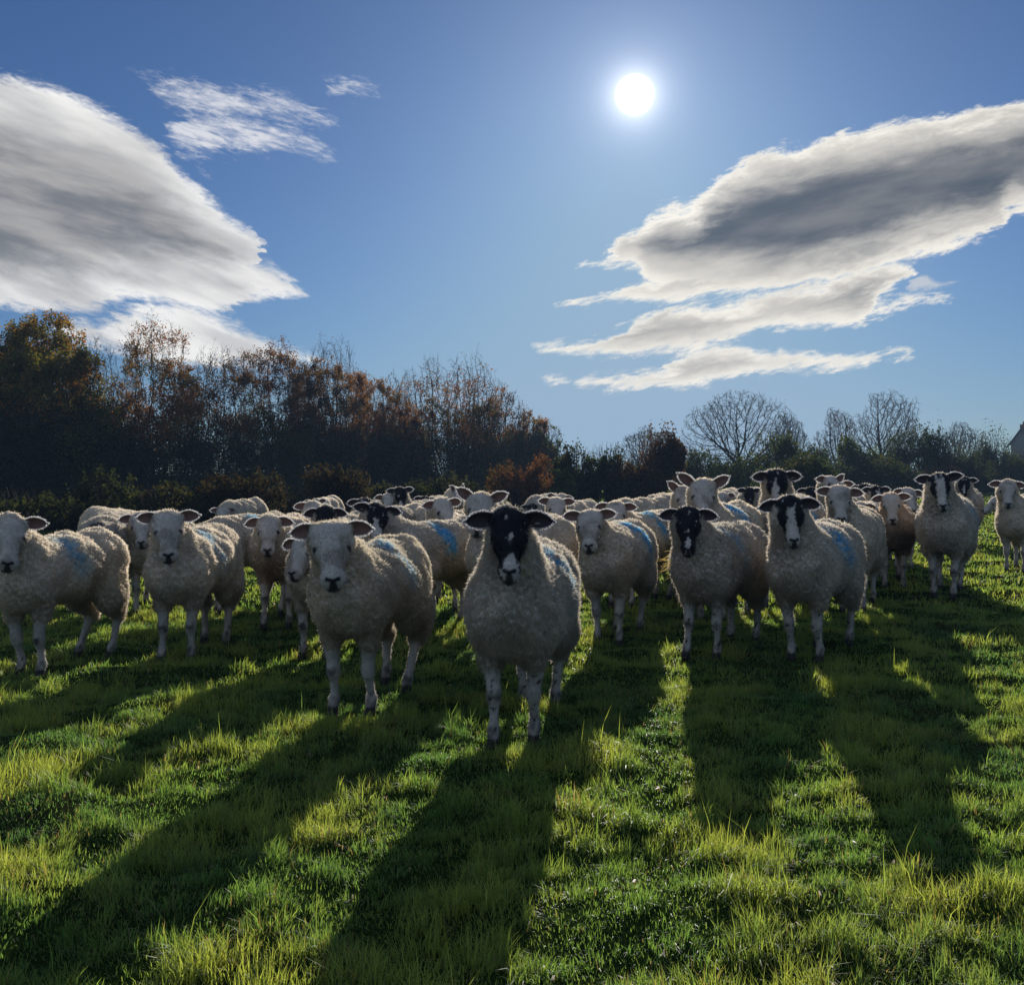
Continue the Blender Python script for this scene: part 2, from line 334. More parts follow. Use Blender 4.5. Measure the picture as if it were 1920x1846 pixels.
# ------------------------------------------------------------------ grass
def build_grass():
    r = np.random.default_rng(7)
    clump = SN(11, 2, 1.6, 14); clump2 = SN(12, 2, 4.5, 14); patch = SN(13, 2, 0.55, 10); fine = SN(14, 2, 9.0, 12); dryn = SN(15, 2, 2.2, 12)
    P_ = []
    def scatter(y0, y1, dens, wid, hs, margin=0.9):
        # density per square metre between two distances, over the width seen plus a margin
        n = int(dens * (y1 - y0) * (2 * (0.56 * (y0 + y1) / 2 + margin)))
        # more samples where the view is wider
        y = np.sqrt(r.uniform(y0 ** 2, y1 ** 2, n)) if y0 > 0 else r.uniform(y0, y1, n)
        x = r.uniform(-1, 1, n) * (0.56 * y + margin)
        p = np.stack([x, y], -1)
        keep = r.uniform(size=n) < np.clip(0.62 + 0.35 * clump2(p) + 0.25 * fine(p), 0.38, 1)
        p = p[keep]; P_.append((p, np.full(len(p), wid, np.float32) , np.full(len(p), hs, np.float32)))
    scatter(1.4, 3.4, 24000, 0.0026, 1.0, 0.5)
    scatter(3.4, 5.5, 18000, 0.0031, 1.0)
    scatter(5.5, 8.5, 7500, 0.0046, 1.0)
    scatter(8.5, 14, 2000, 0.0085, 1.0)
    scatter(14, 26, 500, 0.016, 1.05)
    scatter(26, 60, 60, 0.035, 1.1)
    scatter(60, 95, 12, 0.08, 1.3)
    p = np.concatenate([a[0] for a in P_]); wd = np.concatenate([a[1] for a in P_]); hs = np.concatenate([a[2] for a in P_])
    n = len(p)
    cl = clump(p); c2 = clump2(p)
    h = (0.029 + 0.014 * cl + 0.016 * c2 + 0.013 * fine(p)) * hs
    h = np.clip(h, 0.018, 0.072) * r.uniform(0.55, 1.35, n)
    tall = r.uniform(size=n) < 0.0020 * (1 + ss(cl + c2, 0.3, 1.6) * 5) * (p[:, 1] < 12)
    h[tall] *= r.uniform(1.7, 2.6, tall.sum())
    # a few distinct lush tussocks
    for (tx, ty, tr, th) in [(-0.28, 4.55, 0.22, 2.1), (0.15, 4.4, .12, 1.5), (-0.85, 4.9, .12, 1.6), (1.55, 3.1, 0.25, 1.5), (-0.95, 2.6, 0.3, 1.5), (0.55, 2.35, .25, 1.5),
                             (-1.75, 3.7, 0.3, 1.5), (1.2, 4.1, 0.2, 1.6), (0.95, 2.2, .2, 1.6), (-0.1, 3.35, .13, 2.0), (0.3, 3.3, .12, 1.6), (-1.3, 4.9, .3, 1.4)]:
        d = np.hypot(p[:, 0] - tx, p[:, 1] - ty); h *= 1 + (th * .85 - 1) * np.exp(-(d / tr) ** 2)
    az = r.uniform(0, 2 * np.pi, n)
    lf = SN(16, 2, 3.0, 10)
    az = np.where(r.uniform(size=n) < 0.5, lf(p) * 3.0 + r.normal(0, .6, n), az)
    lean = np.clip(r.gamma(2.4, 0.40, n), 0.05, 1.7)
    dirx = np.cos(az); diry = np.sin(az)
    z0 = ground_z(p[:, 0], p[:, 1]) - 0.004
    root = np.stack([p[:, 0], p[:, 1], z0], -1)
    wa = az + np.pi / 2 + r.normal(0, 0.7, n)
    W = np.stack([np.cos(wa), np.sin(wa), np.zeros(n)], -1) * (wd * r.uniform(0.6, 1.3, n))[:, None] * 0.5
    bits = (r.uniform(size=n) < .0016) & (p[:, 1] < 9)
    lean[bits] = r.uniform(2.2, 3.0, bits.sum()); W[bits] *= 2.6; h[bits] = r.uniform(.02, .045, bits.sum())
    root[bits, 2] += r.uniform(.008, .03, bits.sum())
    D = np.stack([dirx, diry, np.zeros(n)], -1)
    up = np.array([0, 0, 1.0])
    a1 = lean * 0.45; a2 = lean * 1.15
    mid = root + (D * np.sin(a1)[:, None] + up * np.cos(a1)[:, None]) * (h * 0.55)[:, None]
    tip = mid + (D * np.sin(a2)[:, None] + up * np.cos(a2)[:, None]) * (h * 0.55)[:, None]
    Vv = np.stack([root - W, root + W, mid + W * 0.85, mid - W * 0.85, tip], 1).reshape(-1, 3)
    bi = np.arange(n)[:, None] * 5
    Q = bi + np.array([0, 1, 2, 3]); T = bi + np.array([3, 2, 4])
    g = np.array([0.125, 0.215, 0.056]); yel = np.array([0.225, 0.272, 0.070]); dk = np.array([0.062, 0.140, 0.056]); dry = np.array([0.27, 0.21, 0.11])
    t1 = np.clip(0.5 + 0.35 * patch(p) + r.normal(0, 0.25, n), 0, 1)[:, None]
    col = dk * (1 - t1) + g * t1
    t2 = np.clip(0.35 + 0.4 * cl + r.normal(0, 0.2, n), 0, 1)[:, None]
    col = col * (1 - t2) + yel * t2
    dr = (r.uniform(size=n) < np.clip(0.01 + 0.06 * dryn(p), 0.006, 0.10))
    col[dr] = dry * r.uniform(0.5, 1.1, (dr.sum(), 1))
    col[bits] = np.array([.30, .24, .17]) * r.uniform(.4, 1.2, (bits.sum(), 1))
    col *= r.uniform(0.7, 1.25, (n, 1))
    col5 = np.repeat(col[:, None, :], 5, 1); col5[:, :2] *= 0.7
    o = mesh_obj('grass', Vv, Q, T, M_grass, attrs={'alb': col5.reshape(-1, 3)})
    tag(o, 'short lush green pasture grass with tufts and dry stalks', 'grass', kind='stuff')
build_grass()

# ------------------------------------------------------------------ implicit surfaces
def surface_nets(F, xs, ys_, zs):
    S = F < 0
    nx, ny, nz = F.shape
    cnt = np.zeros((nx - 1, ny - 1, nz - 1), np.int8)
    for i in (0, 1):
        for j in (0, 1):
            for k in (0, 1): cnt += S[i:nx - 1 + i, j:ny - 1 + j, k:nz - 1 + k]
    act = (cnt > 0) & (cnt < 8)
    I, J, K = np.nonzero(act); n = len(I)
    vid = np.full(act.shape, -1, np.int32); vid[I, J, K] = np.arange(n)
    cx = [xs[I], xs[I + 1]]; cyy = [ys_[J], ys_[J + 1]]; cz = [zs[K], zs[K + 1]]
    val = {(i, j, k): F[I + i, J + j, K + k] for i in (0, 1) for j in (0, 1) for k in (0, 1)}
    acc = np.zeros((n, 3)); num = np.zeros(n)
    for ax in range(3):
        for a in (0, 1):
            for b_ in (0, 1):
                c0 = [a, b_]; c0.insert(ax, 0); c1 = [a, b_]; c1.insert(ax, 1)
                f0, f1 = val[tuple(c0)], val[tuple(c1)]
                m = (f0 < 0) != (f1 < 0)
                t_ = np.where(m, f0 / np.where(m, f0 - f1, 1), 0)
                q0 = np.stack([cx[c0[0]], cyy[c0[1]], cz[c0[2]]], -1); q1 = np.stack([cx[c1[0]], cyy[c1[1]], cz[c1[2]]], -1)
                pt = q0 + (q1 - q0) * t_[:, None]
                acc += np.where(m[:, None], pt, 0); num += m
    Vv = acc / num[:, None]
    quads = []
    def add(mask, c):  # c: four index arrays
        quads.append(np.stack(c, -1))
    for ax in range(3):
        sl0 = [slice(1, -1)] * 3; sl1 = [slice(1, -1)] * 3
        sl0[ax] = slice(0, -1); sl1[ax] = slice(1, None)
        s0, s1 = S[tuple(sl0)], S[tuple(sl1)]
        ch = s0 != s1
        i, j, k = np.nonzero(ch)
        flip = s0[i, j, k]
        # lattice node index of edge start
        o = [i, j, k]
        for a in range(3):
            if a != ax: o[a] = o[a] + 1
        a1, a2 = [a for a in range(3) if a != ax]
        def cell(d1, d2):
            q = [o[0].copy(), o[1].copy(), o[2].copy()]; q[a1] -= d1; q[a2] -= d2
            return vid[q[0], q[1], q[2]]
        q4 = [cell(1, 1), cell(0, 1), cell(0, 0), cell(1, 0)]
        if ax == 1: flip = ~flip
        A = np.stack(q4, -1); A = np.where(flip[:, None], A, A[:, ::-1])
        quads.append(A)
    Q = np.concatenate(quads)
    Q = Q[(Q >= 0).all(1)]
    return Vv, Q
def vnormals(Vv, Q):
    a, b_, c_, d_ = (Vv[Q[:, i]] for i in range(4))
    fn = np.cross(c_ - a, d_ - b_)
    N = np.zeros_like(Vv)
    for i in range(4):
        for ax in range(3): N[:, ax] += np.bincount(Q[:, i], fn[:, ax], len(Vv))
    N /= np.maximum(np.linalg.norm(N, axis=1, keepdims=True), 1e-12)
    return N, fn

class RC:   # round cone
    def __init__(s, a, b_, ra, rb, k=0.03, part='t'):
        s.a = np.array(a, float); s.b = np.array(b_, float); s.ra, s.rb, s.k, s.part = ra, rb, k, part
        rr = max(ra, rb) + 0.07; s.lo = np.minimum(s.a, s.b) - rr; s.hi = np.maximum(s.a, s.b) + rr
    def d(s, X, Y, Z):
        ab = s.b - s.a; L2 = max(ab @ ab, 1e-9)
        px, py, pz = X - s.a[0], Y - s.a[1], Z - s.a[2]
        t_ = np.clip((px * ab[0] + py * ab[1] + pz * ab[2]) / L2, 0, 1)
        return np.sqrt((px - ab[0] * t_) ** 2 + (py - ab[1] * t_) ** 2 + (pz - ab[2] * t_) ** 2) - (s.ra + (s.rb - s.ra) * t_)
class EL:   # ellipsoid with its own axes (rows of A)
    def __init__(s, c_, rad, A=np.eye(3), k=0.03, part='t'):
        s.c = np.array(c_, float); s.r = np.array(rad, float); s.A = A; s.k = k; s.part = part
        ext = np.sqrt(((A * s.r[:, None]) ** 2).sum(0)) + 0.06; s.lo = s.c - ext; s.hi = s.c + ext
    def d(s, X, Y, Z):
        px, py, pz = X - s.c[0], Y - s.c[1], Z - s.c[2]
        k0 = 0; k1 = 0
        for i in range(3):
            q = px * s.A[i, 0] + py * s.A[i, 1] + pz * s.A[i, 2]
            k0 = k0 + (q / s.r[i]) ** 2; k1 = k1 + (q / s.r[i] ** 2) ** 2
        k0 = np.sqrt(k0); k1 = np.sqrt(k1)
        return k0 * (k0 - 1) / np.maximum(k1, 1e-6)
def eval_grid(prims, xs, ys_, zs):
    F = np.full((len(xs), len(ys_), len(zs)), 0.2, np.float32)
    for p in prims:
        sl_ = []
        for ax, g in enumerate((xs, ys_, zs)):
            sl_.append(slice(np.searchsorted(g, p.lo[ax]), np.searchsorted(g, p.hi[ax])))
        if any(q.stop - q.start < 2 for q in sl_): continue
        X, Y, Z = xs[sl_[0]][:, None, None], ys_[sl_[1]][None, :, None], zs[sl_[2]][None, None, :]
        d = p.d(X, Y, Z).astype(np.float32); f = F[tuple(sl_)]
        h = np.maximum(p.k - np.abs(f - d), 0) / p.k
        F[tuple(sl_)] = np.minimum(f, d) - h * h * p.k * 0.25
    return F

# ------------------------------------------------------------------ sheep
WOOL_LO, WOOL_HI = SN(21, 3, 7.0, 12), SN(22, 3, 24.0, 14)
LOCK = [SN(30 + i, 3, 46.0, 10) for i in range(3)]
SPOT = SN(41, 3, 22.0, 14); SPOT2 = SN(42, 3, 9.0, 10); SPOT3 = SN(43, 3, 48.0, 12); DIRT = SN(44, 3, 5.0, 10)

def strands(roots, nrm, L, wdt, rng, droop=0.3, lockamp=0.8, col=None, flat=0.5):
    n = len(roots)
    lv = np.stack([f(roots) for f in LOCK], -1)
    lv2 = np.stack([f(roots * 0.45 + 3.0) for f in LOCK], -1)
    d = nrm * flat + lv * lockamp * 0.55 + lv2 * lockamp * 0.3 + rng.normal(0, 0.22, (n, 3)); d[:, 2] -= droop
    # never point into the skin
    dn = (d * nrm).sum(1, keepdims=True); d = d + nrm * np.maximum(0.22 - dn, 0)
    d /= np.linalg.norm(d, axis=1, keepdims=True)
    Ls = L * (rng.uniform(0.55, 1.25, n) + (rng.uniform(size=n) < .14) * rng.uniform(.2, .8, n))[:, None]
    curl = np.cross(d, lv2 + rng.normal(0, .5, (n, 3))); curl /= np.maximum(np.linalg.norm(curl, axis=1, keepdims=True), 1e-6)
    mid = roots + d * Ls * 0.5 + curl * Ls * 0.10
    tip = roots + d * Ls * 0.95 - curl * Ls * 0.08
    wv = np.cross(d, rng.normal(0, 1, (n, 3))); wv /= np.maximum(np.linalg.norm(wv, axis=1, keepdims=True), 1e-6)
    wv *= wdt * 0.5
    r0 = roots - nrm * 0.003
    Vv = np.stack([r0 - wv, r0 + wv, mid + wv * .9, mid - wv * .9, tip], 1).reshape(-1, 3)
    bi = np.arange(n)[:, None] * 5
    Q = bi + np.array([0, 1, 2, 3]); T = bi + np.array([3, 2, 4])
    c5 = np.repeat((col * rng.uniform(0.8, 1.15, (n, 1)))[:, None, :], 5, 1).reshape(-1, 3)
    return Vv, Q, T, c5

def ear_mesh(base, out, up, fwd, L, Wd, droop):
    """cupped leaf-shaped ear, closed, opening towards fwd"""
    nu, nv = 11, 9
    Vv = []; colr = []
    for side in (0, 1):
        for i in range(nu):
            t_ = i / (nu - 1)
            wprof = (math.sin(math.pi * min(1, (0.13 + 0.87 * t_)) ** 1.12) ** 0.60) * Wd * 0.5 if t_ < 1 else 0.0
            wprof = max(wprof, 0.001)
            for j in range(nv):
                s_ = -1 + 2 * j / (nv - 1)
                cup = (1 - t_ * 0.75) * Wd * 0.42 * (s_ * s_ - 0.5)
                p = base + out * (L * t_) + up * (s_ * wprof - droop * L * t_ * t_) + fwd * (cup * (0.4 + 0.6 * min(1, t_ * 3)) + 0.012 * math.sin(t_ * 3))
                edge = (1 - abs(s_)) * (1 - t_ ** 4)
                p = p + fwd * ((0.0022 if side == 0 else -0.0022) * min(1, edge * 4 + .1))
                Vv.append(p); colr.append(side)
    Q = []
    for side in (0, 1):
        o = side * nu * nv
        for i in range(nu - 1):
            for j in range(nv - 1):
                q = [o + i * nv + j, o + (i + 1) * nv + j, o + (i + 1) * nv + j + 1, o + i * nv + j + 1]
                Q.append(q if side == 0 else q[::-1])
    o = nu * nv
    for i in range(nu - 1):
        Q.append([i * nv, o + i * nv, o + (i + 1) * nv, (i + 1) * nv])
        Q.append([(i + 1) * nv + nv - 1, o + (i + 1) * nv + nv - 1, o + i * nv + nv - 1, i * nv + nv - 1])
    for j in range(nv - 1):
        e = (nu - 1) * nv; Q.append([e + j, o + e + j, o + e + j + 1, e + j + 1])
    return np.array(Vv), np.array(Q), np.array(colr)

def make_sheep(label, head, a, hoof=None, D=None, kind='white', hyaw=0, pitch=58, roll=0, ear=8, earL=0.112, mark=1.0, seed=0,
               cream=None, white=None, nw=1.0, fat=1.0, tagear=False, low=False, hw=None, chest=None, hs=1.0, group='sheep in the flock facing the camera', size=None, marky=0.2, hlen=1.0):
    rng = np.random.default_rng(100 + seed)
    fat = fat * rng.uniform(.91, 1.03); roll = roll + rng.uniform(-6, 6) * (0 if seed in (1, 2) else 1); hyaw = hyaw + rng.uniform(-7, 7) * (0 if seed in (1, 2) else 1)
    hpx, hpy = head
    ca, sa = math.cos(R(a)), math.sin(R(a))
    # --- where it stands
    if hoof:
        y = 8.0
        for _ in range(12):
            x = (hoof[0] - HX) / FPX * y
            y = (CAMZ - gz(x, y)) * FPX / (hoof[1] - HY)
        x = (hoof[0] - HX) / FPX * y
        Dh = y - 0.20 * ca
    else:
        Dh = D; y = D + 0.20 * ca
        x = (hpx - HX) / FPX * Dh + 0.16 * sa
    z0 = gz(x, y)
    hwid = hw if hw else (1.0 if kind == 'white' else 0.9)
    ztop = CAMZ + (HY - hpy) / FPX * Dh
    s = size if size else min(1.13, max(0.985, (ztop - z0) / 1.05))
    ctr = np.array([(hpx - HX) / FPX * Dh, Dh, ztop - 0.080 * s])
    Rm = np.array([[ca, -sa, 0], [sa, ca, 0], [0, 0, 1.0]])   # world -> local for root rotation -a
    hc = Rm @ (ctr - np.array([x, y, z0]))
    hc = hc / s
    nb = np.array([0, -0.02, 0.63])
    dv = hc - nb; L = np.linalg.norm(dv)
    # --- head frame (local)
    yw = R(hyaw) - math.atan2(ctr[0], ctr[1]) * 0.8
    Hd = Rm @ np.array([math.sin(yw), -math.cos(yw), 0]); Zu = np.array([0, 0, 1.0])
    Xd = np.cross(Zu, Hd); Xd /= np.linalg.norm(Xd)
    rr = R(roll); Xr = Xd * math.cos(rr) + Zu * math.sin(rr); Zr = np.cross(Hd, Xr)
    Zr = Zr / np.linalg.norm(Zr)
    if Zr[2] < 0: Zr = -Zr
    pp = R(pitch)
    Fv = Hd * math.cos(pp) - Zr * math.sin(pp); Uv = Hd * math.sin(pp) + Zr * math.cos(pp)
    A = np.stack([Xr, Fv, Uv])
    HS = 0.93 * hs
    def hp(x_, f_, u_): return hc + (Xr * x_ * hwid + Fv * f_ * hlen + Uv * u_) * HS
    def hr(rx, rf, ru): return (rx * hwid * HS, rf * HS * hlen, ru * HS)
    mz = 1.12 if kind == 'white' else 0.98
    h = 'h'
    prims = []
    f_ = fat
    prims += [EL((0, 0.03, .615 - .10 * (f_ - 1)), (.192 * f_, .195, .215 * (1 + .7 * (f_ - 1))), k=.06), EL((0, -.070, .585), (.145 * f_, .12, .175), k=.08),
              EL((0, .31, .622 - .05 * (f_ - 1)), (.226 * f_, .34, .222 * (1 + .8 * (f_ - 1))), k=.08), EL((0, .61, .640), (.205 * f_, .205, .218), k=.07)]
    nend = hc - Hd * 0.045 - Zu * 0.05 + np.array([0, 0, 0])
    nr0, nr1 = .165 * nw, .102 * nw * (1.0 if kind == 'white' else 1.08)
    mid_ = nb * .5 + nend * .5 + (np.array([0, 0.04, -0.02]) if L < 0.6 else 0)
    prims += [RC(nb + [0, 0, 0.0], mid_, nr0, nr1 * 1.16, .08), RC(mid_, nend, nr1 * 1.16, nr1, .06)]
    prims += [RC((0, .79, .68), (0, .83, .52), .038, .022, .03)]
    legs = []
    for sx in (-1, 1):
        ddx, ddy = rng.uniform(-.016, .016), rng.uniform(-.08, .06)
        q = sx * .085
        prims += [RC((sx * .105, .01, .50), (sx * .096, -.01, .37), .078, .041, .07),
                  RC((sx * .098, -.01, .38), (q + ddx * .5, -.012 + ddy * .4, .235), .041, .027, .03, 'l'),
                  RC((q + ddx * .5, -.018 + ddy * .4, .245), (q + ddx * .5, -.014 + ddy * .4, .215), .031, .029, .015, 'l'),
                  RC((q + ddx * .5, -.010 + ddy * .4, .215), (q + ddx, ddy, .085), .0215, .0185, .02, 'l'),
                  RC((q + ddx, ddy - .004, .085), (q + ddx, ddy - .008, .07), .0265, .025, .015, 'l'),
                  RC((q + ddx, ddy - .012, .06), (q + ddx, ddy - .028, .012), .022, .028, .015, 'l')]
        ddx, ddy = rng.uniform(-.025, .025), rng.uniform(-.11, .10); q = sx * .10
        prims += [EL((sx * .115, .60, .47), (.09, .14, .16), k=.06),
                  RC((sx * .115, .62, .42), (q, .72 + ddy * .4, .285), .085, .038, .05, 't'),
                  RC((q, .715 + ddy * .4, .30), (q, .715 + ddy * .5, .265), .036, .032, .03, 'l'),
                  RC((q, .71 + ddy * .5, .27), (q + ddx, .665 + ddy, .085), .026, .0195, .02, 'l'),
                  RC((q + ddx, .66 + ddy, .085), (q + ddx, .65 + ddy, .07), .0265, .025, .015, 'l'),
                  RC((q + ddx, .65 + ddy, .06), (q + ddx, .632 + ddy, .012), .022, .028, .015, 'l')]
    hk = .026
    prims += [EL(hp(0, .015, -.005), hr(.080, .088, .080), A, k=.05, part=h), EL(hp(0, .075, .006), hr(.073, .075, .058), A, k=hk, part=h),
              RC(hp(0, .10, .006), hp(0, .215, .008), .049 * hwid * HS * mz, .038 * hwid * HS * mz, hk, h),
              EL(hp(0, .232, .000), hr(.050 * mz, .042, .040), A, k=hk, part=h),
              RC(hp(0, .03, -.050), hp(0, .10, -.050), .056 * HS, .045 * HS, hk, h), RC(hp(0, .10, -.050), hp(0, .225, -.024), .043 * HS, .026 * HS, hk, h),
              EL(hp(0, .262, -.014), hr(.030 * mz, .022, .022), A, k=.018, part=h)]
    for sx in (-1, 1):
        prims += [RC(hp(sx * .060, .072, .026), hp(sx * .058, .098, .022), .021 * HS, .017 * HS, .018, h),
                  EL(hp(sx * .040, .065, -.035), hr(.035, .055, .042), A, k=.03, part=h),
                  EL(hp(sx * .055, -.01, .02), hr(.03, .03, .025), A, k=.03, part=h)]
    # --- grid
    rs = 1.0 if y < 6.6 else (1.35 if y < 9 else (1.8 if y < 11 else 2.4))
    hlo = hc - .36; hhi = hc + .36
    def axis(lo, hi, a0, a1, fine, coarse):
        out = [lo]
        while out[-1] < hi: out.append(out[-1] + (fine if a0 <= out[-1] <= a1 else coarse))
        return np.array(out, np.float64)
    ends = hp(0, .28, 0)
    fz0 = min(hc[2], ends[2]) - .06; fy0 = min(hc[1], ends[1]) - .06; fy1 = max(hc[1], ends[1]) + .09
    fx0, fx1 = min(hc[0], ends[0]) - .12, max(hc[0], ends[0]) + .12
    fine = .0062 * rs; crs = .0125 * rs
    xs = axis(min(-.30, fx0 - .05), max(.30, fx1 + .05), fx0, fx1, fine * 1.15, crs * .8)
    ys_ = axis(min(-.30, fy0 - .05), .92, fy0, fy1, fine, crs)
    zs = axis(-.03, max(.90, hc[2] + .13), fz0, 9, fine, crs * .8)
    F = eval_grid(prims, xs, ys_, zs)
    F = np.maximum(F, -(zs[None, None, :]).astype(np.float32))
    Vv, Q = surface_nets(F, xs, ys_, zs)
    N, fn = vnormals(Vv, Q)
    def dist(P0, part):
        d = np.full(len(P0), 9.0)
        for p in prims:
            if p.part == part: d = np.minimum(d, p.d(P0[:, 0], P0[:, 1], P0[:, 2]))
        return d
    def masks(P0):
        dh, dl, dt = dist(P0, 'h'), dist(P0, 'l'), dist(P0, 't')
        rel = (P0 - hc) / HS; hx = rel @ Xr / hwid; hf = rel @ Fv / hlen; hu = rel @ Uv
        f0_ = 0.0 if kind == 'white' else .065
        face = ss(dt - dh + f0_ * .15, -.004, .014) * ss(hf * 1.0 + hu * .9 + f0_ + .012 * SPOT(P0), -.005, .03)
        leg = ss(dt - dl, -.002, .02) * (P0[:, 2] < .40)
        wool = 1 - np.maximum(face, leg)
        return wool, face, leg, hx, hf, hu
    base_c = np.array(cream if cream is not None else ((.65, .575, .47) if kind == 'white' else (.55, .495, .42)))
    base_c = base_c * rng.uniform(.92, 1.08)
    sd = seed * 7.3
    msx = 1 if a >= -5 else -1
    def colour(P0):
        wool, face, leg, hx, hf, hu = masks(P0)
        x_, y_, z_ = P0.T
        n = len(P0)
        so_ = P0 + sd
        dirt = np.clip(.5 + .5 * DIRT(so_), 0, 1)
        cw = base_c * (0.86 + 0.14 * dirt[:, None])
        cw = cw * (1 - ss(-z_, -.55, -.34)[:, None] * np.array([.24, .26, .29]))      # belly and thighs stained by mud
        if chest is not None:
            k_ = (ss(-z_, -.72, -.55) * ss(-y_, -.25, -.02))[:, None]; cw = cw * (1 - k_) + np.array(chest) * k_
        if mark > 0:
            m_ = np.exp(-((y_ - marky - .25 * (.75 - z_)) / .065) ** 2) * ss(x_ * msx, -.03, .06) * ss(z_, .50, .74) * np.clip(.62 + .40 * SPOT(so_) + .25 * DIRT(so_), 0, 1)
            m_ = np.clip(m_ * 1.10 * mark, 0, .90)[:, None]
            cw = cw * (1 - m_) + np.array([.085, .40, .64]) * m_
        # face
        sp = SPOT(so_); sp2 = SPOT2(so_); sp3 = SPOT3(so_)
        wf = np.array([.52, .48, .43]); bf = np.array([.014, .014, .020])
        if kind == 'white':
            dk = np.zeros(n)
            dk = np.maximum(dk, .25 * ss(sp2, .6, 1.3))
        else:
            c0, w0, w1, st, lvl = white if white else (0, .012, .03, .12, .0)
            # white blaze: half width grows from w0 at st to w1 at the nose
            bw = w0 + (w1 - w0) * ss(hf, st, .22)
            dk = 1 - ss(bw - np.abs(hx - c0) + .005 * sp + .005 * sp3 + lvl * .01, -.004, .005) * ss(hf + .02 * sp, st - .02, st + .02)
            dk = np.maximum(dk, 0) * (1 - ss(sp + sp3 * .6, 2.2, 2.4))
        # nose leather, nostrils, mouth
        nose = ss(.0125 + .35 * (hf - .255) - np.abs(hx), -.003, .004) * ss(hf, .250, .256)
        nostr = ss(.0088 - np.abs(hf - (.256 - .42 * np.abs(hx))), -.003, .004) * ss(.033 - np.abs(hx), -.003, .004) * (hu > -.010)
        mouth = ss(.0045 - np.abs(hu + .016 + .002 * sp), -.002, .004) * (hf > .18) * (face > .5)
        lips = ss(.034 - np.hypot(hx, (hf - .274)), -.004, .008) * ss(-hu, -.004, .004) * .88
        dk = np.maximum.reduce([dk, nose * .92, nostr, mouth * .6, lips])
        # dark lids round the eyes
        for sx in (-1, 1):
            de = np.hypot(np.hypot((hx - sx * .066) * .8, (hf - .086 - .3 * (sx * hx - .066)) * 1.15), (hu - .022) * .8)
            dk = np.maximum(dk, ss(.022 - de, -.005, .008) * .94)
        cf = wf * (1 - dk[:, None]) + bf * dk[:, None]
        if kind == 'white': cf = cf * (1 - .10 * np.clip(sp2, 0, 1)[:, None] * np.array([.5, .9, 1.3]))
        # legs
        kn = np.exp(-((z_ - .225 - .01 * sp) / .020) ** 2) * ss(-y_, .018, .04) * (y_ < .2)
        hoofm = ss(-z_, -.055, -.035)
        if kind == 'white': ld = np.clip(kn * .75 + hoofm * .9 + .12 * ss(sp, .9, 1.4), 0, 1)
        else: ld = np.clip(ss(sp3 * .7 + .6 * sp, 1.05, 1.25) * .8 + kn * .7 + hoofm, 0, 1)
        ld = np.clip(ld + .55 * ss(-z_ + .03 * sp, -.13, -.05) + .18 * np.clip(sp2, 0, 1), 0, 1)
        cl_ = np.array([.42, .385, .34]) * (1 - ld[:, None]) + np.array([.03, .027, .024]) * ld[:, None]
        out = cw * wool[:, None] + cf * face[:, None] + cl_ * np.minimum(leg, 1 - face)[:, None]
        return out, wool, face, leg, dk
    colv, wool, face, leg, dk = colour(Vv)
    disp = wool * (WOOL_LO(Vv * 1.0 + sd) * .007 + WOOL_HI(Vv + sd) * (.0026 if rs < 1.5 else .001))
    bodyV = Vv + N * disp[:, None]
    root = empty('sheep', (x, y, z0 - 0.004), -R(a)); tag(root, label, 'sheep', group)
    mesh_obj('body', bodyV * s, Q, mat=M_skin, parent=root, attrs={'alb': colv * (1 - .12 * wool[:, None])})
    # --- fleece fibres
    area = np.linalg.norm(fn, axis=1) * .5
    wq = wool[Q].mean(1); fq = (face[Q].mean(1) + leg[Q].mean(1) * .5)
    def pick(wt_, n):
        pr_ = area * wt_; pr_ = pr_ / pr_.sum()
        i = rng.choice(len(Q), n, p=pr_)
        uv = rng.uniform(size=(n, 2)); u_, v_ = uv[:, :1], uv[:, 1:]
        q = bodyV[Q[i]]; p_ = (q[:, 0] * (1 - u_) + q[:, 1] * u_) * (1 - v_) + (q[:, 3] * (1 - u_) + q[:, 2] * u_) * v_
        nn = N[Q[i]].mean(1); nn /= np.linalg.norm(nn, axis=1, keepdims=True)
        return p_, nn
    # only what faces the viewer's side or a side step needs dense fibres: keep all, scaled by distance
    NS = int(125000 * min(1, (4.4 / y) ** 1.55)) ; NS = max(NS, 2600)
    wS = max(.0017, .00044 * y)
    rp, rn = pick((wq > .35) * 1.0 * wq, NS)
    cc, _, _, _, _ = colour(rp)
    LS = (.0145 if kind == 'white' else .0185)
    LA = (.36 if kind == 'white' else .52)
    Vs, Qs, Ts, cs = strands(rp, rn, LS, wS, rng, col=cc, lockamp=LA)
    mesh_obj('fleece', Vs * s, Qs, Ts, M_wool, root, attrs={'alb': cs})
    NF = int(15000 * min(1, (4.4 / y) ** 1.6)); NF = max(NF, 500)
    rp, rn = pick(fq, NF)
    cc, _, _, _, _ = colour(rp)
    Vs, Qs, Ts, cs = strands(rp, rn, .0075 + .0004 * y, max(.0010, .00030 * y), rng, droop=.5, lockamp=.35, col=cc * 1.05, flat=.6)
    # --- ears
    up = Zr; out_c = []
    fwdE = Hd * .85 + Zu * .1
    for sx in (-1, 1):
        e_ = ear if not isinstance(ear, tuple) else ear[0 if sx < 0 else 1]
        er = R(e_)
        od = Xr * sx * math.cos(er) + Zr * math.sin(er) + Hd * .05; od /= np.linalg.norm(od)
        ud = np.cross(Hd, od) * sx; ud /= np.linalg.norm(ud)
        if ud[2] < 0: ud = -ud
        fd = np.cross(od, ud); fd = fd if fd @ Hd > 0 else -fd
        bs = hc + (Xr * sx * .062 * hwid + Zr * .022 - Hd * .005) * HS
        ev, eq, ec = ear_mesh(bs, od, ud, fd, earL + .012, .068, .10 if e_ < 20 else -.05)
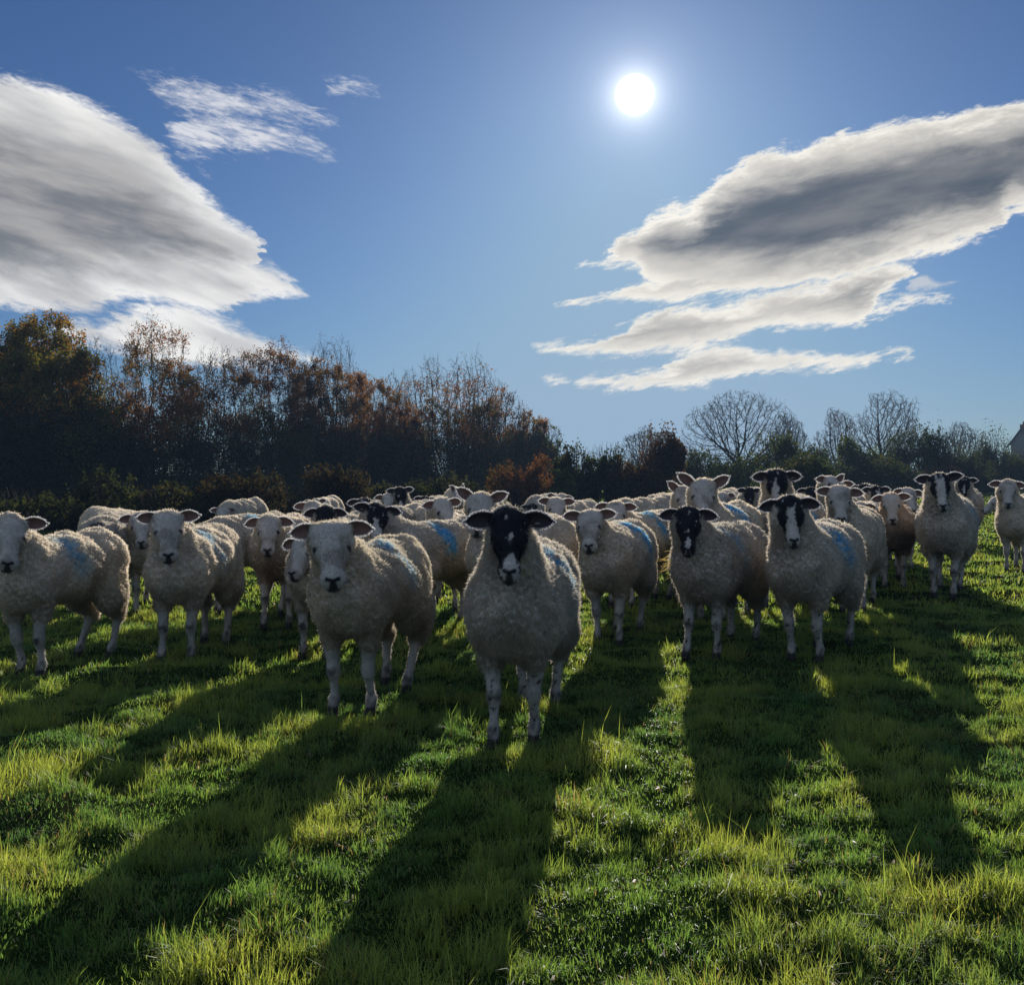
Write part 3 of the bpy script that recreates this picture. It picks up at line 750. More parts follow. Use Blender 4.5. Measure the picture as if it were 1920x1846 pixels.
        if kind == 'white': ci, co = np.array([.17, .105, .085]), np.array([.50, .46, .42])
        else: ci, co = np.array([.035, .028, .030]), np.array([.022, .020, .024])
        ecol = np.where(ec[:, None] == 0, ci, co)
        eo = mesh_obj('ear', ev * s, eq, mat=M_ear, parent=root, attrs={'alb': ecol})
        # rim hair
        ne = int(2400 * min(1, (4.4 / y) ** 1.4)); ne = max(ne, 300)
        en, _f = vnormals(ev, eq)
        nu, nv = 11, 9
        rim = [i * nv for i in range(nu)] + [i * nv + nv - 1 for i in range(nu)] + [(nu - 1) * nv + j for j in range(nv)]
        ri = rng.choice(rim, ne)
        jit = np.clip(ri + rng.choice([-nv, nv, 0], ne), 0, nu * nv - 1); u_ = rng.uniform(0, .5, (ne, 1))
        okm = np.isin(jit, rim); jit = np.where(okm, jit, ri)
        rp2 = ev[ri] * (1 - u_) + ev[jit] * u_
        cen = bs + od * earL * .5
        rn2 = rp2 - cen; rn2 /= np.linalg.norm(rn2, axis=1, keepdims=True)
        ecc = np.tile(np.array([.66, .64, .62]) if kind == 'white' else np.array([.50, .49, .50]), (ne, 1))
        Ve, Qe, Te, ce = strands(rp2, rn2, .0075 + .0004 * y, max(.0010, .00030 * y), rng, droop=.0, lockamp=.2, col=ecc, flat=.8)
        off = len(Vs); Vs = np.concatenate([Vs, Ve]); Qs = np.concatenate([Qs, Qe + off]); Ts = np.concatenate([Ts, Te + off]); cs = np.concatenate([cs, ce])
        if tagear and sx == tagear:
            tp = (bs + od * earL * .55 - ud * .026 + fd * .006)
            tv = []
            for dz_ in (-.003, .003):
                for (aa, bb) in ((-.009, .010), (.009, .010), (.012, -.008), (.006, -.016), (-.006, -.016), (-.012, -.008)):
                    tv.append(tp + od * aa + ud * bb + fd * dz_)
            tf = [[0, 1, 2, 3, 4, 5], [11, 10, 9, 8, 7, 6]] + [[i, 6 + i, 6 + (i + 1) % 6, (i + 1) % 6] for i in range(6)]
            mesh_obj('ear_tag', np.array(tv) * s, faces=tf, mat=M_tag, parent=root, smooth=False)
        if y < 12:
            # eye: a dark glossy ball set in the orbit
            ec_ = hp(sx * .0665, .086, .024); er_ = .0155 * HS
            th = np.linspace(0, np.pi, 8); ph = np.linspace(0, 2 * np.pi, 13)[:-1]
            sv = np.array([[math.sin(t1) * math.cos(p1), math.sin(t1) * math.sin(p1), math.cos(t1)] for t1 in th for p1 in ph]) * er_ + ec_
            sq = [[i * 12 + j, (i + 1) * 12 + j, (i + 1) * 12 + (j + 1) % 12, i * 12 + (j + 1) % 12] for i in range(7) for j in range(12)]
            mesh_obj('eye', sv * s, sq, mat=M_eye, parent=root)
    mesh_obj('short_hair', Vs * s, Qs, Ts, M_fuzz, root, attrs={'alb': cs})
    return root
M_tag = simple_mat('plastic ear tag', (.55, .53, .45), (.45, .42, .30), 30, .4, .4)

#SHEEP_BEGIN
S = make_sheep
S('black faced sheep with white lower nose and woolly neck, standing nearest the camera', (955, 945), 10, hoof=(964, 1398), kind='mule', white=(.004, .002, .040, .15, .3), mark=.8, seed=1, fat=1.0, nw=.92, ear=2, earL=.118, tagear=1, marky=.25)
S('white faced sheep with broad head and dark knees, nearest of the white faced ones', (622, 968), 14, hoof=(658, 1342), seed=2, ear=3, pitch=62, hw=1.08, mark=.55, roll=3, hs=1.06, marky=.28, cream=(.60, .53, .42))
S('white faced sheep cut off by the left edge of the picture', (22, 961), 15, hoof=(52, 1268), seed=3, ear=10, mark=.6, hyaw=6, pitch=62, hs=1.05)
S('white faced sheep second from left in the front row, with dark knees', (316, 952), 3, hoof=(335, 1240), seed=4, ear=10, pitch=62, mark=.6, hs=1.05, hyaw=4)
S('white sheep whose face is half hidden behind the second front sheep from the left', (266, 956), -12, hoof=(276, 1152), seed=5, ear=5, mark=0)
S('white sheep with bright blue flank patch standing broadside, its head hidden behind its neighbour', (352, 978), 35, hoof=(412, 1150), seed=6, mark=1.2, marky=.3)
S('small distant white sheep looking over the back of the blue patched one on the left', (418, 949), 20, D=14.5, seed=7, mark=0, ear=8)
S('white faced sheep with brown stained chest standing between two broad front sheep', (505, 961), 0, hoof=(520, 1180), seed=8, ear=-4, pitch=62, mark=0, chest=(.40, .31, .22))
S('white sheep peering sideways from behind the broad headed front sheep, nose down to the left', (572, 1000), 10, D=6.2, seed=9, ear=0, hyaw=-38, pitch=55, mark=0, size=.93)
S('mottled sheep with pale woolly topknot just behind the broad headed white sheep', (610, 945), 10, D=8.0, kind='mule', seed=10, ear=-4, mark=0, white=(0, .01, .03, .1, 0))
S('white sheep with only poll and ears showing above the woolly topped mottled one', (588, 937), 5, D=9.2, seed=11, ear=0, mark=0)
S('tiny far white sheep with level ears behind the topknot sheep', (591, 934), 10, D=16.0, seed=12, ear=14, mark=0)
S('black and white faced sheep with vivid blue patch, standing side on behind the nearest pair', (706, 940), 36, hoof=(778, 1188), kind='mule', seed=13, fat=1.08, ear=8, earL=.118, roll=-4, hyaw=22, pitch=55, mark=1.5, white=(-.025, .012, .055, .10, .5), marky=.16, tagear=-1)
S('dark faced sheep peeping over the head of the vivid blue patched sheep', (683, 931), 20, D=10.0, kind='mule', seed=14, ear=-2, mark=0, white=(0, .03, .03, .0, .8))
S('white sheep in the far centre left group with one ear raised', (728, 923), 8, D=13.0, seed=15, ear=(2, 20), mark=0)
S('far mottled sheep with upright head and dark ears, tallest of the centre left group', (750, 911), 22, D=13.0, kind='mule', seed=16, ear=10, mark=0, white=(-.02, .0, .03, .12, 0))
S('far dark faced sheep just left of the white head turned right', (797, 928), 15, D=15.5, kind='mule', seed=17, ear=4, mark=0)
S('white sheep looking to the right with tan ears, behind the vivid blue patched back', (828, 931), 2, D=8.3, seed=18, ear=8, hyaw=30, pitch=48, mark=0)
S('white sheep with one small ear pricked, behind the sheep looking right', (856, 912), -40, D=10.5, seed=19, ear=35, hyaw=60, pitch=40, mark=0)
S('white sheep with large raised pink ears directly behind the black faced nearest sheep', (902, 918), 42, D=6.9, seed=20, ear=22, earL=.115, mark=0, hlen=1.0, pitch=60)
S('far dark eared sheep low behind the nearest sheep, over its right shoulder', (997, 944), 30, D=16.0, kind='mule', seed=21, ear=8, mark=0)
S('white sheep with reddish inner ear just right of the nearest sheep', (1043, 929), 12, D=9.6, seed=22, ear=(6, 14), hyaw=12, mark=0)
S('white sheep behind the reddish eared one, back and one ear showing', (1050, 924), 30, D=12.0, seed=23, ear=15, mark=0, hyaw=-25)
S('white faced sheep with blue patch looking slightly left, mid row right of centre', (1106, 950), 20, hoof=(1140, 1208), seed=24, fat=1.06, ear=10, hyaw=-14, pitch=56, mark=1.3, marky=.3)
S('white sheep with long blue patched side seen behind the one looking left', (1155, 937), 38, D=8.6, seed=25, ear=6, mark=1.2, marky=.3)
S('woolly white back of a sheep with its head down behind the blue patched pair', (1150, 952), 50, D=10.6, seed=26, mark=0, ear=8, size=1.1)
S('pale fleece of a sheep beyond, left of the pair with raised pink ears', (1222, 952), 50, D=11.5, seed=27, mark=0, ear=8, size=1.12)
S('black faced sheep with narrow white stripes on its nose and hay on its neck', (1290, 945), 33, hoof=(1320, 1232), kind='mule', seed=28, fat=1.12, ear=0, earL=.118, pitch=62, mark=.45, white=(.0, .0, .022, .13, -.4), marky=.12, hs=1.0)
S('white faced sheep with high raised ears and blue flank patch behind the hay necked sheep', (1317, 893), 32, D=7.6, seed=29, ear=28, earL=.125, mark=1.3, pitch=62, marky=.25, hs=1.02)
S('white sheep half hidden left of the one with high raised ears', (1284, 908), 18, D=8.9, seed=30, ear=32, mark=0, hyaw=14)
S('tall mottled sheep with white left cheek looking over the black and white front sheep', (1456, 877), 30, D=8.3, kind='mule', seed=31, ear=4, mark=1.0, white=(-.022, .012, .04, .04, .3), tagear=1, marky=.2)
S('mottled sheep with broad white speckled blaze at the right of the front row', (1480, 925), 34, hoof=(1503, 1240), kind='mule', seed=32, fat=1.14, ear=-1, earL=.118, pitch=62, mark=1.0, white=(0, .022, .045, .045, .2), marky=.2)
S('far black faced sheep between the raised eared and the tall mottled sheep', (1405, 912), 20, D=14.5, kind='mule', seed=33, ear=8, mark=0, white=(0, .0, .01, .2, -1))
S('far tan eared white sheep just right of the raised eared one', (1356, 921), 25, D=15.0, seed=34, ear=6, mark=0)
S('white faced sheep with black nose looking over the rump of the speckled blaze sheep', (1574, 908), 25, hoof=(1598, 1146), seed=35, ear=6, mark=.0, pitch=62)
S('white sheep turned sideways with long ear, highest of the small heads right of centre', (1556, 889), 35, D=11.0, seed=36, ear=(4, 30), hyaw=40, pitch=35, mark=0)
S('white sheep with round ears peeping just above the black nosed white face', (1568, 897), 15, D=11.2, seed=37, ear=12, mark=0)
S('dark eared far sheep left of the small white heads right of centre', (1520, 911), 15, D=13.0, kind='mule', seed=38, ear=6, mark=0)
S('far dark mottled sheep, left of a close pair of dark heads', (1620, 905), 25, D=12.5, kind='mule', seed=39, ear=3, mark=0, hyaw=-20)
S('far dark mottled sheep with grey brow, right of a close pair of dark heads', (1642, 909), 25, D=11.8, kind='mule', seed=40, ear=8, mark=0, hyaw=15, white=(0, .03, .03, .02, .5))
S('white sheep with dark brown chest and orange cheeks, narrow and head on', (1671, 921), 18, hoof=(1678, 1105), seed=41, ear=4, mark=0, pitch=64, chest=(.22, .165, .12), cream=(.60, .48, .37))
S('white sheep looking right just behind the brown chested one', (1702, 912), 10, D=11.0, seed=42, ear=0, mark=0, hyaw=22)
S('tall badger faced sheep with white blaze and black ears, wide woolly body', (1761, 884), 28, hoof=(1770, 1121), kind='mule', seed=43, ear=14, earL=.115, mark=.35, white=(.0, .030, .042, -.02, .5), fat=1.1, pitch=62)
S('smaller black faced sheep standing apart behind the badger faced one', (1808, 892), 30, D=14.2, kind='mule', seed=44, ear=12, mark=0, white=(0, .008, .02, .1, 0))
S('white faced sheep at the right edge of the picture', (1888, 897), 36, hoof=(1904, 1074), seed=45, ear=2, mark=0, pitch=62)
S('small white sheep in profile facing left behind the one at the right edge', (1868, 928), 100, D=14.0, seed=46, ear=8, mark=0, hyaw=-75, pitch=45, size=.95)
S('mottled sheep seen in part between the left edge sheep and its neighbour, head turned away', (184, 978), -15, D=7.9, kind='mule', seed=47, ear=-6, mark=0, hyaw=-70, pitch=30)
S('pale woolly flank behind the gap beside the left edge sheep', (254, 974), -48, D=9.4, seed=48, mark=0)
S('white sheep back rising behind the brown chested sheep', (1612, 938), 40, D=9.8, seed=49, mark=0, ear=8, hyaw=-30)
#SHEEP_END
def hay():
    r = np.random.default_rng(5); y = 6.15; cx = (1247 - HX) / FPX * y; cz = CAMZ - (1058 - HY) / FPX * y
    vs_, qs, cs = [], [], []
    for i in range(24):
        p0 = np.array([cx + .03 + r.normal(0, .012), y + r.normal(0, .02), cz + r.normal(0, .035)])
        d = np.array([-1, r.normal(0, .4), r.normal(-.35, .35)]); d /= np.linalg.norm(d); L = r.uniform(.03, .08)
        wv = np.array([0, .0, 1.0]) * .0013; p1 = p0 + d * L * .6; p2 = p1 + (d + [0, 0, r.normal(0, .4)]) * L * .4
        k = len(vs_); vs_ += [p0 - wv, p0 + wv, p1 - wv, p1 + wv, p2 - wv * .4, p2 + wv * .4]; qs += [[k, k + 1, k + 3, k + 2], [k + 2, k + 3, k + 5, k + 4]]
        cs += [np.array([.22, .17, .09]) * r.uniform(.6, 1.2)] * 6
    o = mesh_obj('hay_wisp', np.array(vs_), qs, mat=M_grass, attrs={'alb': np.array(cs)})
    tag(o, 'wisp of dry hay caught on the neck of the black faced sheep right of centre', 'hay')
hay()

# ------------------------------------------------------------------ trees
def tubes(segs, sides=4):
    if not segs: return np.zeros((0, 3)), np.zeros((0, 4), int)
    a = np.array([s_[0] for s_ in segs]); b_ = np.array([s_[1] for s_ in segs]); ra = np.array([s_[2] for s_ in segs]); rb = np.array([s_[3] for s_ in segs])
    d = b_ - a; d /= np.maximum(np.linalg.norm(d, axis=1, keepdims=True), 1e-9)
    ref = np.where(np.abs(d[:, 2:3]) > .9, np.array([[1.0, 0, 0]]), np.array([[0, 0, 1.0]]))
    u_ = np.cross(d, ref); u_ /= np.linalg.norm(u_, axis=1, keepdims=True); v_ = np.cross(d, u_)
    ring0, ring1 = [], []
    for k in range(sides):
        t_ = 2 * np.pi * k / sides; o = u_ * math.cos(t_) + v_ * math.sin(t_)
        ring0.append(a + o * ra[:, None]); ring1.append(b_ + o * rb[:, None])
    Vv = np.stack(ring0 + ring1, 1).reshape(-1, 3)
    bi = np.arange(len(segs))[:, None] * 2 * sides
    Q = np.concatenate([bi + np.array([k, (k + 1) % sides, sides + (k + 1) % sides, sides + k]) for k in range(sides)])
    return Vv, Q
def leaf_quads(P0, size, rng, col, flat=0.0):
    n = len(P0)
    a = rng.normal(size=(n, 3)); a /= np.linalg.norm(a, axis=1, keepdims=True)
    b_ = np.cross(a, rng.normal(size=(n, 3))); b_ /= np.maximum(np.linalg.norm(b_, axis=1, keepdims=True), 1e-6)
    s1 = (size * rng.uniform(.6, 1.3, n))[:, None]; s2 = s1 * .62
    Vv = np.stack([P0 - a * s1 * .5, P0 + b_ * s2 * .5, P0 + a * s1 * .5, P0 - b_ * s2 * .5], 1).reshape(-1, 3)
    Q = np.arange(n * 4).reshape(n, 4)
    return Vv, Q, np.repeat(col, 4, 0)
def pal(cols, n, rng, nz=None):
    cols = np.array(cols); k = len(cols)
    t_ = rng.uniform(0, 1, n) * .55 + (0.45 * np.clip(.5 + .5 * nz, 0, 1) if nz is not None else .45 * rng.uniform(size=n))
    i = np.clip((t_ * k).astype(int), 0, k - 1)
    return cols[i] * rng.uniform(.65, 1.3, (n, 1))
ORANGE = [(.22, .11, .035), (.18, .085, .030), (.14, .075, .028), (.19, .13, .035), (.08, .08, .024)]
GOLD = [(.10, .11, .02), (.07, .085, .02), (.16, .12, .02), (.26, .14, .03), (.28, .10, .02)]
RED = [(.14, .066, .032), (.16, .080, .034), (.10, .055, .028), (.08, .062, .024), (.16, .095, .034)]
GREEN = [(.045, .075, .02), (.06, .09, .02), (.035, .055, .018), (.08, .10, .022), (.05, .05, .02)]
DARK = [(.028, .045, .02), (.035, .05, .018), (.022, .035, .018), (.045, .05, .018)]
BROWN = [(.060, .038, .022), (.050, .036, .020), (.075, .042, .024), (.040, .038, .018)]

def colonise(att, roots, step, kill, infl, rng, trop=0.12, iters=160):
    """grow a branch skeleton towards attraction points; returns node positions and parents"""
    pos = [np.array(r_, float) for r_ in roots]; par = [-1] * len(pos)
    A = att.copy(); nodes = np.array(pos)
    d2 = ((A[:, None, :] - nodes[None]) ** 2).sum(-1); near = d2.argmin(1); nd = np.sqrt(d2.min(1))
    kids = np.zeros(60000, int); tip = list(range(len(pos)))
    for it in range(iters):
        if len(A) == 0: break
        act = nd < infl
        if not act.any():
            # stems climb until the crown is in reach
            newp, newpar = [], []
            for k, t_ in enumerate(tip):
                c_ = A.mean(0) * .6 + nodes[t_] * [.4, .4, 0] + [0, 0, A[:, 2].mean() * .4]
                d = c_ - nodes[t_]; d /= np.linalg.norm(d)
                newp.append(nodes[t_] + (d + rng.normal(0, .08, 3)) * step); newpar.append(t_)
            tip = list(range(len(nodes), len(nodes) + len(newp)))
        else:
            idx = near[act]; v = A[act] - nodes[idx]; v /= np.maximum(np.linalg.norm(v, axis=1, keepdims=True), 1e-9)
            u_, inv = np.unique(idx, return_inverse=True); inv = inv.ravel()
            S_ = np.stack([np.bincount(inv, v[:, a]) for a in range(3)], -1)
            ok = kids[u_] < 3; u_, S_ = u_[ok], S_[ok]
            if len(u_) == 0: break
            S_ /= np.maximum(np.linalg.norm(S_, axis=1, keepdims=True), 1e-9)
            S_ += rng.normal(0, .16, S_.shape); S_[:, 2] += trop; S_ /= np.linalg.norm(S_, axis=1, keepdims=True)
            newp = list(nodes[u_] + S_ * step); newpar = list(u_); kids[u_] += 1
        base = len(nodes); nn = np.array(newp); nodes = np.concatenate([nodes, nn]); par += newpar
        d2 = ((A[:, None, :] - nn[None]) ** 2).sum(-1); m_ = d2.min(1); am = d2.argmin(1); m_ = np.sqrt(m_)
        better = m_ < nd; nd = np.where(better, m_, nd); near = np.where(better, base + am, near)
        keep = nd > kill; A, nd, near = A[keep], nd[keep], near[keep]
    return nodes, np.array(par)

def build_tree(name, label, px, top, D, wpx, mode='beech', leaves=9000, lsize=.11, cols=ORANGE, seed=0, group=None, bare_top=.0, trunk_h=None, dense=False, cat='tree', lowcols=None, lowfill=True):
    if mode != 'spread' and leaves > 3000: leaves = int(leaves * 1.75); lsize *= 1.22
    rng = np.random.default_rng(seed)
    X = (px - HX) / FPX * D; zb = gz(X, D) - .05
    H = CAMZ + (HY - top) / FPX * D - zb; Rr = wpx / 2 / FPX * D
    outl = SN(seed + 500, 3, .9 / Rr, 9)
    na = 2600 if mode == 'spread' else 3300
    c = rng.uniform(-1, 1, (na * 8, 3))
    if mode == 'spread':
        c = c[(c ** 2).sum(1) < 1]; c = c[rng.uniform(size=len(c)) < .25 + .75 * (c ** 2).sum(1)]
        th = trunk_h or .22
        zc = (1 + th * .8) / 2; P0 = c * [Rr, Rr, H * (1 - zc)] + [0, 0, H * zc]
        rr_ = np.linalg.norm(c, axis=1); P0 = P0[rr_ < .86 + .16 * outl(P0)]
    else:
        t_ = (c[:, 2] + 1) / 2; wz = np.sin(np.pi * np.clip(.16 + .78 * t_, 0, 1)) ** .55
        P0 = np.stack([c[:, 0] * Rr * 1.05, c[:, 1] * Rr * 1.05, t_ * H], -1)
        hl = 1 - .16 * (1 - outl(P0 * [1, 1, 0])) * .5
        P0 = P0[(np.hypot(c[:, 0], c[:, 1]) < wz * (.86 + .20 * outl(P0))) & (t_ > .06) & (t_ < hl)]
        th = 0
    P0 = P0[:na]
    step = H / 50 if mode == 'spread' else H / 46
    if mode == 'spread': roots = [(0, 0, 0)]
    else: roots = [(math.cos(q) * Rr * .16, math.sin(q) * Rr * .16, 0) for q in rng.uniform(0, 6.283, 3)]
    N_, par = colonise(P0, roots, step, step * 1.35, H * .30, rng, .10 if mode == 'spread' else .30)
    n = len(N_); sc = H / np.percentile(N_[:, 2], 99.8); N_[:, 2] *= sc
    r_ = np.zeros(n); tw = .0062 * D / 55; e_ = 2.0; nch = np.zeros(n, int)
    acc = np.zeros(n)
    for i in range(n - 1, -1, -1):
        r_[i] = max(acc[i], tw ** e_) ** (1 / e_)
        if par[i] >= 0: acc[par[i]] += r_[i] ** e_; nch[par[i]] += 1
    k = np.arange(n)[par >= 0]
    rmax = H * .030; r_ = np.minimum(r_, rmax)
    if mode == 'spread': r_[:] = np.where(N_[:, 2] < H * th * .9, np.maximum(r_, rmax * .8), r_)
    segs = [(N_[par[i]], N_[i], min(r_[par[i]], r_[i] * 1.5), r_[i]) for i in k]
    # fine twigs fanning from the thin ends
    thin = np.nonzero(r_ < tw * 2.6)[0]
    tips = [N_[thin]]
    reps = 3
    for q in range(reps):
        sel = thin[rng.uniform(size=len(thin)) < (.95 if q == 0 else .6)]
        pd = N_[sel] - N_[np.maximum(par[sel], 0)]; pd /= np.maximum(np.linalg.norm(pd, axis=1, keepdims=True), 1e-9)
        d = pd + rng.normal(0, .50, pd.shape); d[:, 2] += .25; d /= np.linalg.norm(d, axis=1, keepdims=True)
        e1 = N_[sel] + d * step * rng.uniform(.8, 2.0, (len(sel), 1))
        segs += [(a_, b_, tw * .8, tw * .45) for a_, b_ in zip(N_[sel], e1)]; tips.append(e1)
    if mode != 'spread':   # long leading shoots above the crown
        hi = thin[N_[thin, 2] > H * .80]
        for i in rng.choice(hi, min(len(hi), 26), replace=False) if len(hi) else []:
            p = N_[i]; d = np.array([rng.normal(0, .22), rng.normal(0, .22), 1.0]); L_ = H * rng.uniform(.03, .10)
            q2 = p + d * L_; segs.append((p, q2, tw * .9, tw * .5))
            for z_ in range(3): qq = p + d * L_ * rng.uniform(.3, .9); segs.append((qq, qq + np.array([rng.normal(0, .5), rng.normal(0, .5), .8]) * L_ * .35, tw * .6, tw * .4))
    T = np.concatenate(tips)
    root = empty(name, (X, D, zb)); tag(root, label, cat, group)
    Vv, Q = tubes(segs, 3)
    bc = np.tile(np.array([[.060, .048, .036]]), (len(Vv), 1))
    mesh_obj('trunk', Vv, Q, mat=M_bark, parent=root, attrs={'alb': bc})
    if leaves:
        nz_ = SN(seed + 900, 3, .35, 10); gap = SN(seed + 950, 3, .6, 12)
        cw_ = np.exp(.9 * gap(T * 1.6)); i = rng.choice(len(T), leaves, p=cw_ / cw_.sum())
        P0 = T[i] + rng.normal(0, step * .55, (leaves, 3))
        hz = P0[:, 2] / H
        keep = (rng.uniform(size=leaves) < np.clip(1.25 - bare_top * ss(hz, .55, 1.0) * 1.3, 0.02, 1)) & (gap(P0) > (-1.5 if dense else -.50 + .35 * ss(hz, .2, .8)))
        P0 = P0[keep]
        if lowfill and mode != 'spread' and leaves > 3000:
            m_ = int(leaves * .75); q = rng.uniform(0, 6.283, m_); rad = np.sqrt(rng.uniform(0, 1, m_)) * Rr * 1.05
            z_ = rng.uniform(0, 1, m_) * (.50 + .10 * np.sin(q * 3 + seed)) * H; E_ = np.stack([np.cos(q) * rad, np.sin(q) * rad, z_], -1)
            E_ = E_[gap(E_) > -1.0]; P0 = np.concatenate([P0, E_])
        cc = pal(cols, len(P0), rng, nz_(P0))
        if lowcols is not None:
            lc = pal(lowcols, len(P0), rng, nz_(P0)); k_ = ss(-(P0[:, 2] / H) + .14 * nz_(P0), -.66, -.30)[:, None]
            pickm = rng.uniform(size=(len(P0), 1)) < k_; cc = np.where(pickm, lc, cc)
        Vl, Ql, cl_ = leaf_quads(P0, lsize, rng, cc)
        mesh_obj('crown', Vl, Ql, mat=M_leaf, parent=root, smooth=False, attrs={'alb': cl_})
    return root

def build_bush(name, label, px, top, D, wpx, cols=DARK, n=5000, lsize=.16, seed=0, group=None, twigs=60, depth=1.0, cat='bush', hgt=None):
    rng = np.random.default_rng(seed); X = (px - HX) / FPX * D; zb = gz(X, D) - .05
    H = CAMZ + (HY - top) / FPX * D - zb; Rr = wpx / 2 / FPX * D
    lobes = [(0, 0, H * .45, Rr * .9, H * .52)]
    for k in range(9):
        a_ = rng.uniform(0, 6.283); q = rng.uniform(.3, .75) * Rr; rr_ = rng.uniform(.28, .5) * Rr
        lobes.append((math.cos(a_) * q, math.sin(a_) * q, rng.uniform(.25, .80) * H, rr_, min(rr_ * 1.0, H * .3)))
    pts = []
    per = n // len(lobes) + 1
    for (lx, ly, lz, r1, r2) in lobes:
        m_ = int(per * (2.2 if r1 > Rr * .8 else .9)); v = rng.normal(size=(m_, 3)); v /= np.linalg.norm(v, axis=1, keepdims=True)
        rad = rng.uniform(.45, 1, m_)[:, None] ** .4 * (1 + .10 * rng.normal(size=(m_, 1)))
        pts.append(np.array([lx, ly, lz]) + v * rad * np.array([r1, r1 * depth, r2]))
    P0 = np.concatenate(pts); P0[:, 2] = np.where(P0[:, 2] < 0.02, rng.uniform(.02, .4, len(P0)), P0[:, 2])
    ztop = np.percentile(P0[:, 2], 99.5); P0[:, 2] *= H / ztop
    rg_ = SN(seed + 33, 2, .55 / max(Rr, .5), 8); rf_ = SN(seed + 34, 2, 2.6 / max(Rr, .5), 8)
    P0[:, 2] *= np.clip(.86 + .16 * rg_(P0[:, :2]) + .10 * rf_(P0[:, :2]), .4, 1.15)
    g = SN(seed + 70, 3, .8, 10)
    P0 = P0[g(P0) > -1.0]
    root = empty(name, (X, D, zb)); tag(root, label, cat, group)
    cc = pal(cols, len(P0), rng, g(P0 * .5))
    Vl, Ql, cl_ = leaf_quads(P0, lsize, rng, cc)
    mesh_obj('foliage', Vl, Ql, mat=M_leaf, parent=root, smooth=False, attrs={'alb': cl_})
    segs = []
    for k in range(twigs):
        a_ = rng.uniform(0, 6.283); tl = rng.uniform(0, .75)
        d = np.array([math.sin(tl) * math.cos(a_) * Rr * 1.2, math.sin(tl) * math.sin(a_) * Rr * 1.2, H * rng.uniform(.9, 1.07) * math.cos(tl * .6)])
        p0 = np.array([rng.normal(0, .1), rng.normal(0, .1), 0]); last = p0; nseg = 4
        for i in range(1, nseg + 1):
            p = p0 + d * i / nseg + rng.normal(0, .03 * H, 3) * (i < nseg); segs.append((last, p, .02 * (1.3 - i / nseg) + .003 * D / 50, .02 * (1.05 - i / nseg) + .003 * D / 50)); last = p
    Vv, Q = tubes(segs, 3)
    mesh_obj('stems', Vv, Q, mat=M_bark, parent=root, attrs={'alb': np.tile(np.array([[.05, .04, .03]]), (len(Vv), 1))})
    return root
#TREES_BEGIN
UB = [(.028, .022, .012), (.022, .022, .011), (.034, .024, .012), (.020, .024, .010)]
UD = [(.020, .030, .014), (.026, .034, .012), (.016, .024, .012), (.036, .036, .012)]
GL = 'autumn trees along the left field edge'
build_tree('beech_tree', 'large dense green and orange tree at the left edge of the wood', 60, 598, 34, 300, leaves=70000, lsize=.075, cols=GOLD, seed=1, group=GL, dense=True, lowcols=DARK)
build_tree('beech_tree', 'tree with a ragged brown top cut off by the left edge', -95, 596, 36, 230, leaves=42000, lsize=.075, cols=ORANGE, seed=31, group=GL, dense=True, lowcols=DARK)
build_tree('beech_tree', 'golden leaved tree just right of the dense edge tree', 195, 690, 37, 150, leaves=20800, lsize=0.066, cols=GOLD, seed=2, group=GL, lowcols=GREEN)
build_tree('bare_tree', 'thin leafless tree rising behind the left edge tree', 165, 632, 46, 190, leaves=500, lsize=.09, cols=ORANGE, seed=3, group=GL)
build_tree('beech_tree', 'orange leaved tree with the bare twiggy peak, tallest of the left middle', 298, 607, 38, 190, leaves=28600, lsize=0.066, cols=ORANGE, seed=4, group=GL, bare_top=.7, lowcols=DARK)
build_tree('beech_tree', 'sparse half bare tree with sky showing through its branches', 402, 652, 40, 150, leaves=14300, lsize=0.066, cols=RED, seed=5, group=GL, bare_top=.9, lowcols=DARK)
build_tree('beech_tree', 'rust red tree with a flat leafy top left of the bare twigged one', 505, 650, 43, 165, leaves=26000, lsize=0.066, cols=RED, seed=6, group=GL, bare_top=.3, lowcols=GREEN)
build_tree('bare_tree', 'leafless twiggy tree top standing above the rust brown wood', 622, 640, 52, 150, leaves=600, lsize=.10, cols=RED, seed=7, group=GL)
build_tree('beech_tree', 'dense dark rust brown tree in front of the leafless top', 600, 682, 46, 170, leaves=33800, lsize=0.073, cols=RED, seed=8, group=GL, bare_top=.2, lowcols=DARK)
build_tree('beech_tree', 'brown and orange tree left of the pale twigged one', 685, 705, 50, 140, leaves=22100, lsize=0.079, cols=ORANGE, seed=9, group=GL, bare_top=.4, lowcols=DARK)
build_tree('bare_tree', 'small pale twigged tree showing in a dip of the wood', 752, 698, 58, 110, leaves=700, lsize=.12, cols=BROWN, seed=10, group=GL)
build_tree('beech_tree', 'orange tree below the pale twigged one', 750, 745, 53, 130, leaves=20800, lsize=0.079, cols=ORANGE, seed=11, group=GL, bare_top=.2, lowcols=GREEN)
build_tree('beech_tree', 'wide spreading tree with long bare shoots on top, near the end of the wood', 846, 672, 54, 210, leaves=24700, lsize=0.079, cols=ORANGE, seed=12, group=GL, bare_top=.95, lowcols=DARK)
build_tree('beech_tree', 'purplish brown open tree with dark arching limbs ending the wood', 920, 716, 57, 160, leaves=16900, lsize=0.079, cols=BROWN, seed=13, group=GL, bare_top=.6, lowcols=DARK)
build_tree('beech_tree', 'low orange brown tree at the sunny end of the wood', 985, 775, 60, 120, leaves=16900, lsize=0.086, cols=ORANGE, seed=14, group=GL, lowcols=BROWN)
build_tree('small_tree', 'small olive green tree just beyond the end of the wood', 1018, 802, 60, 90, leaves=11700, lsize=0.099, cols=GREEN, seed=15, group=GL)
GB = 'undergrowth at the foot of the left wood'
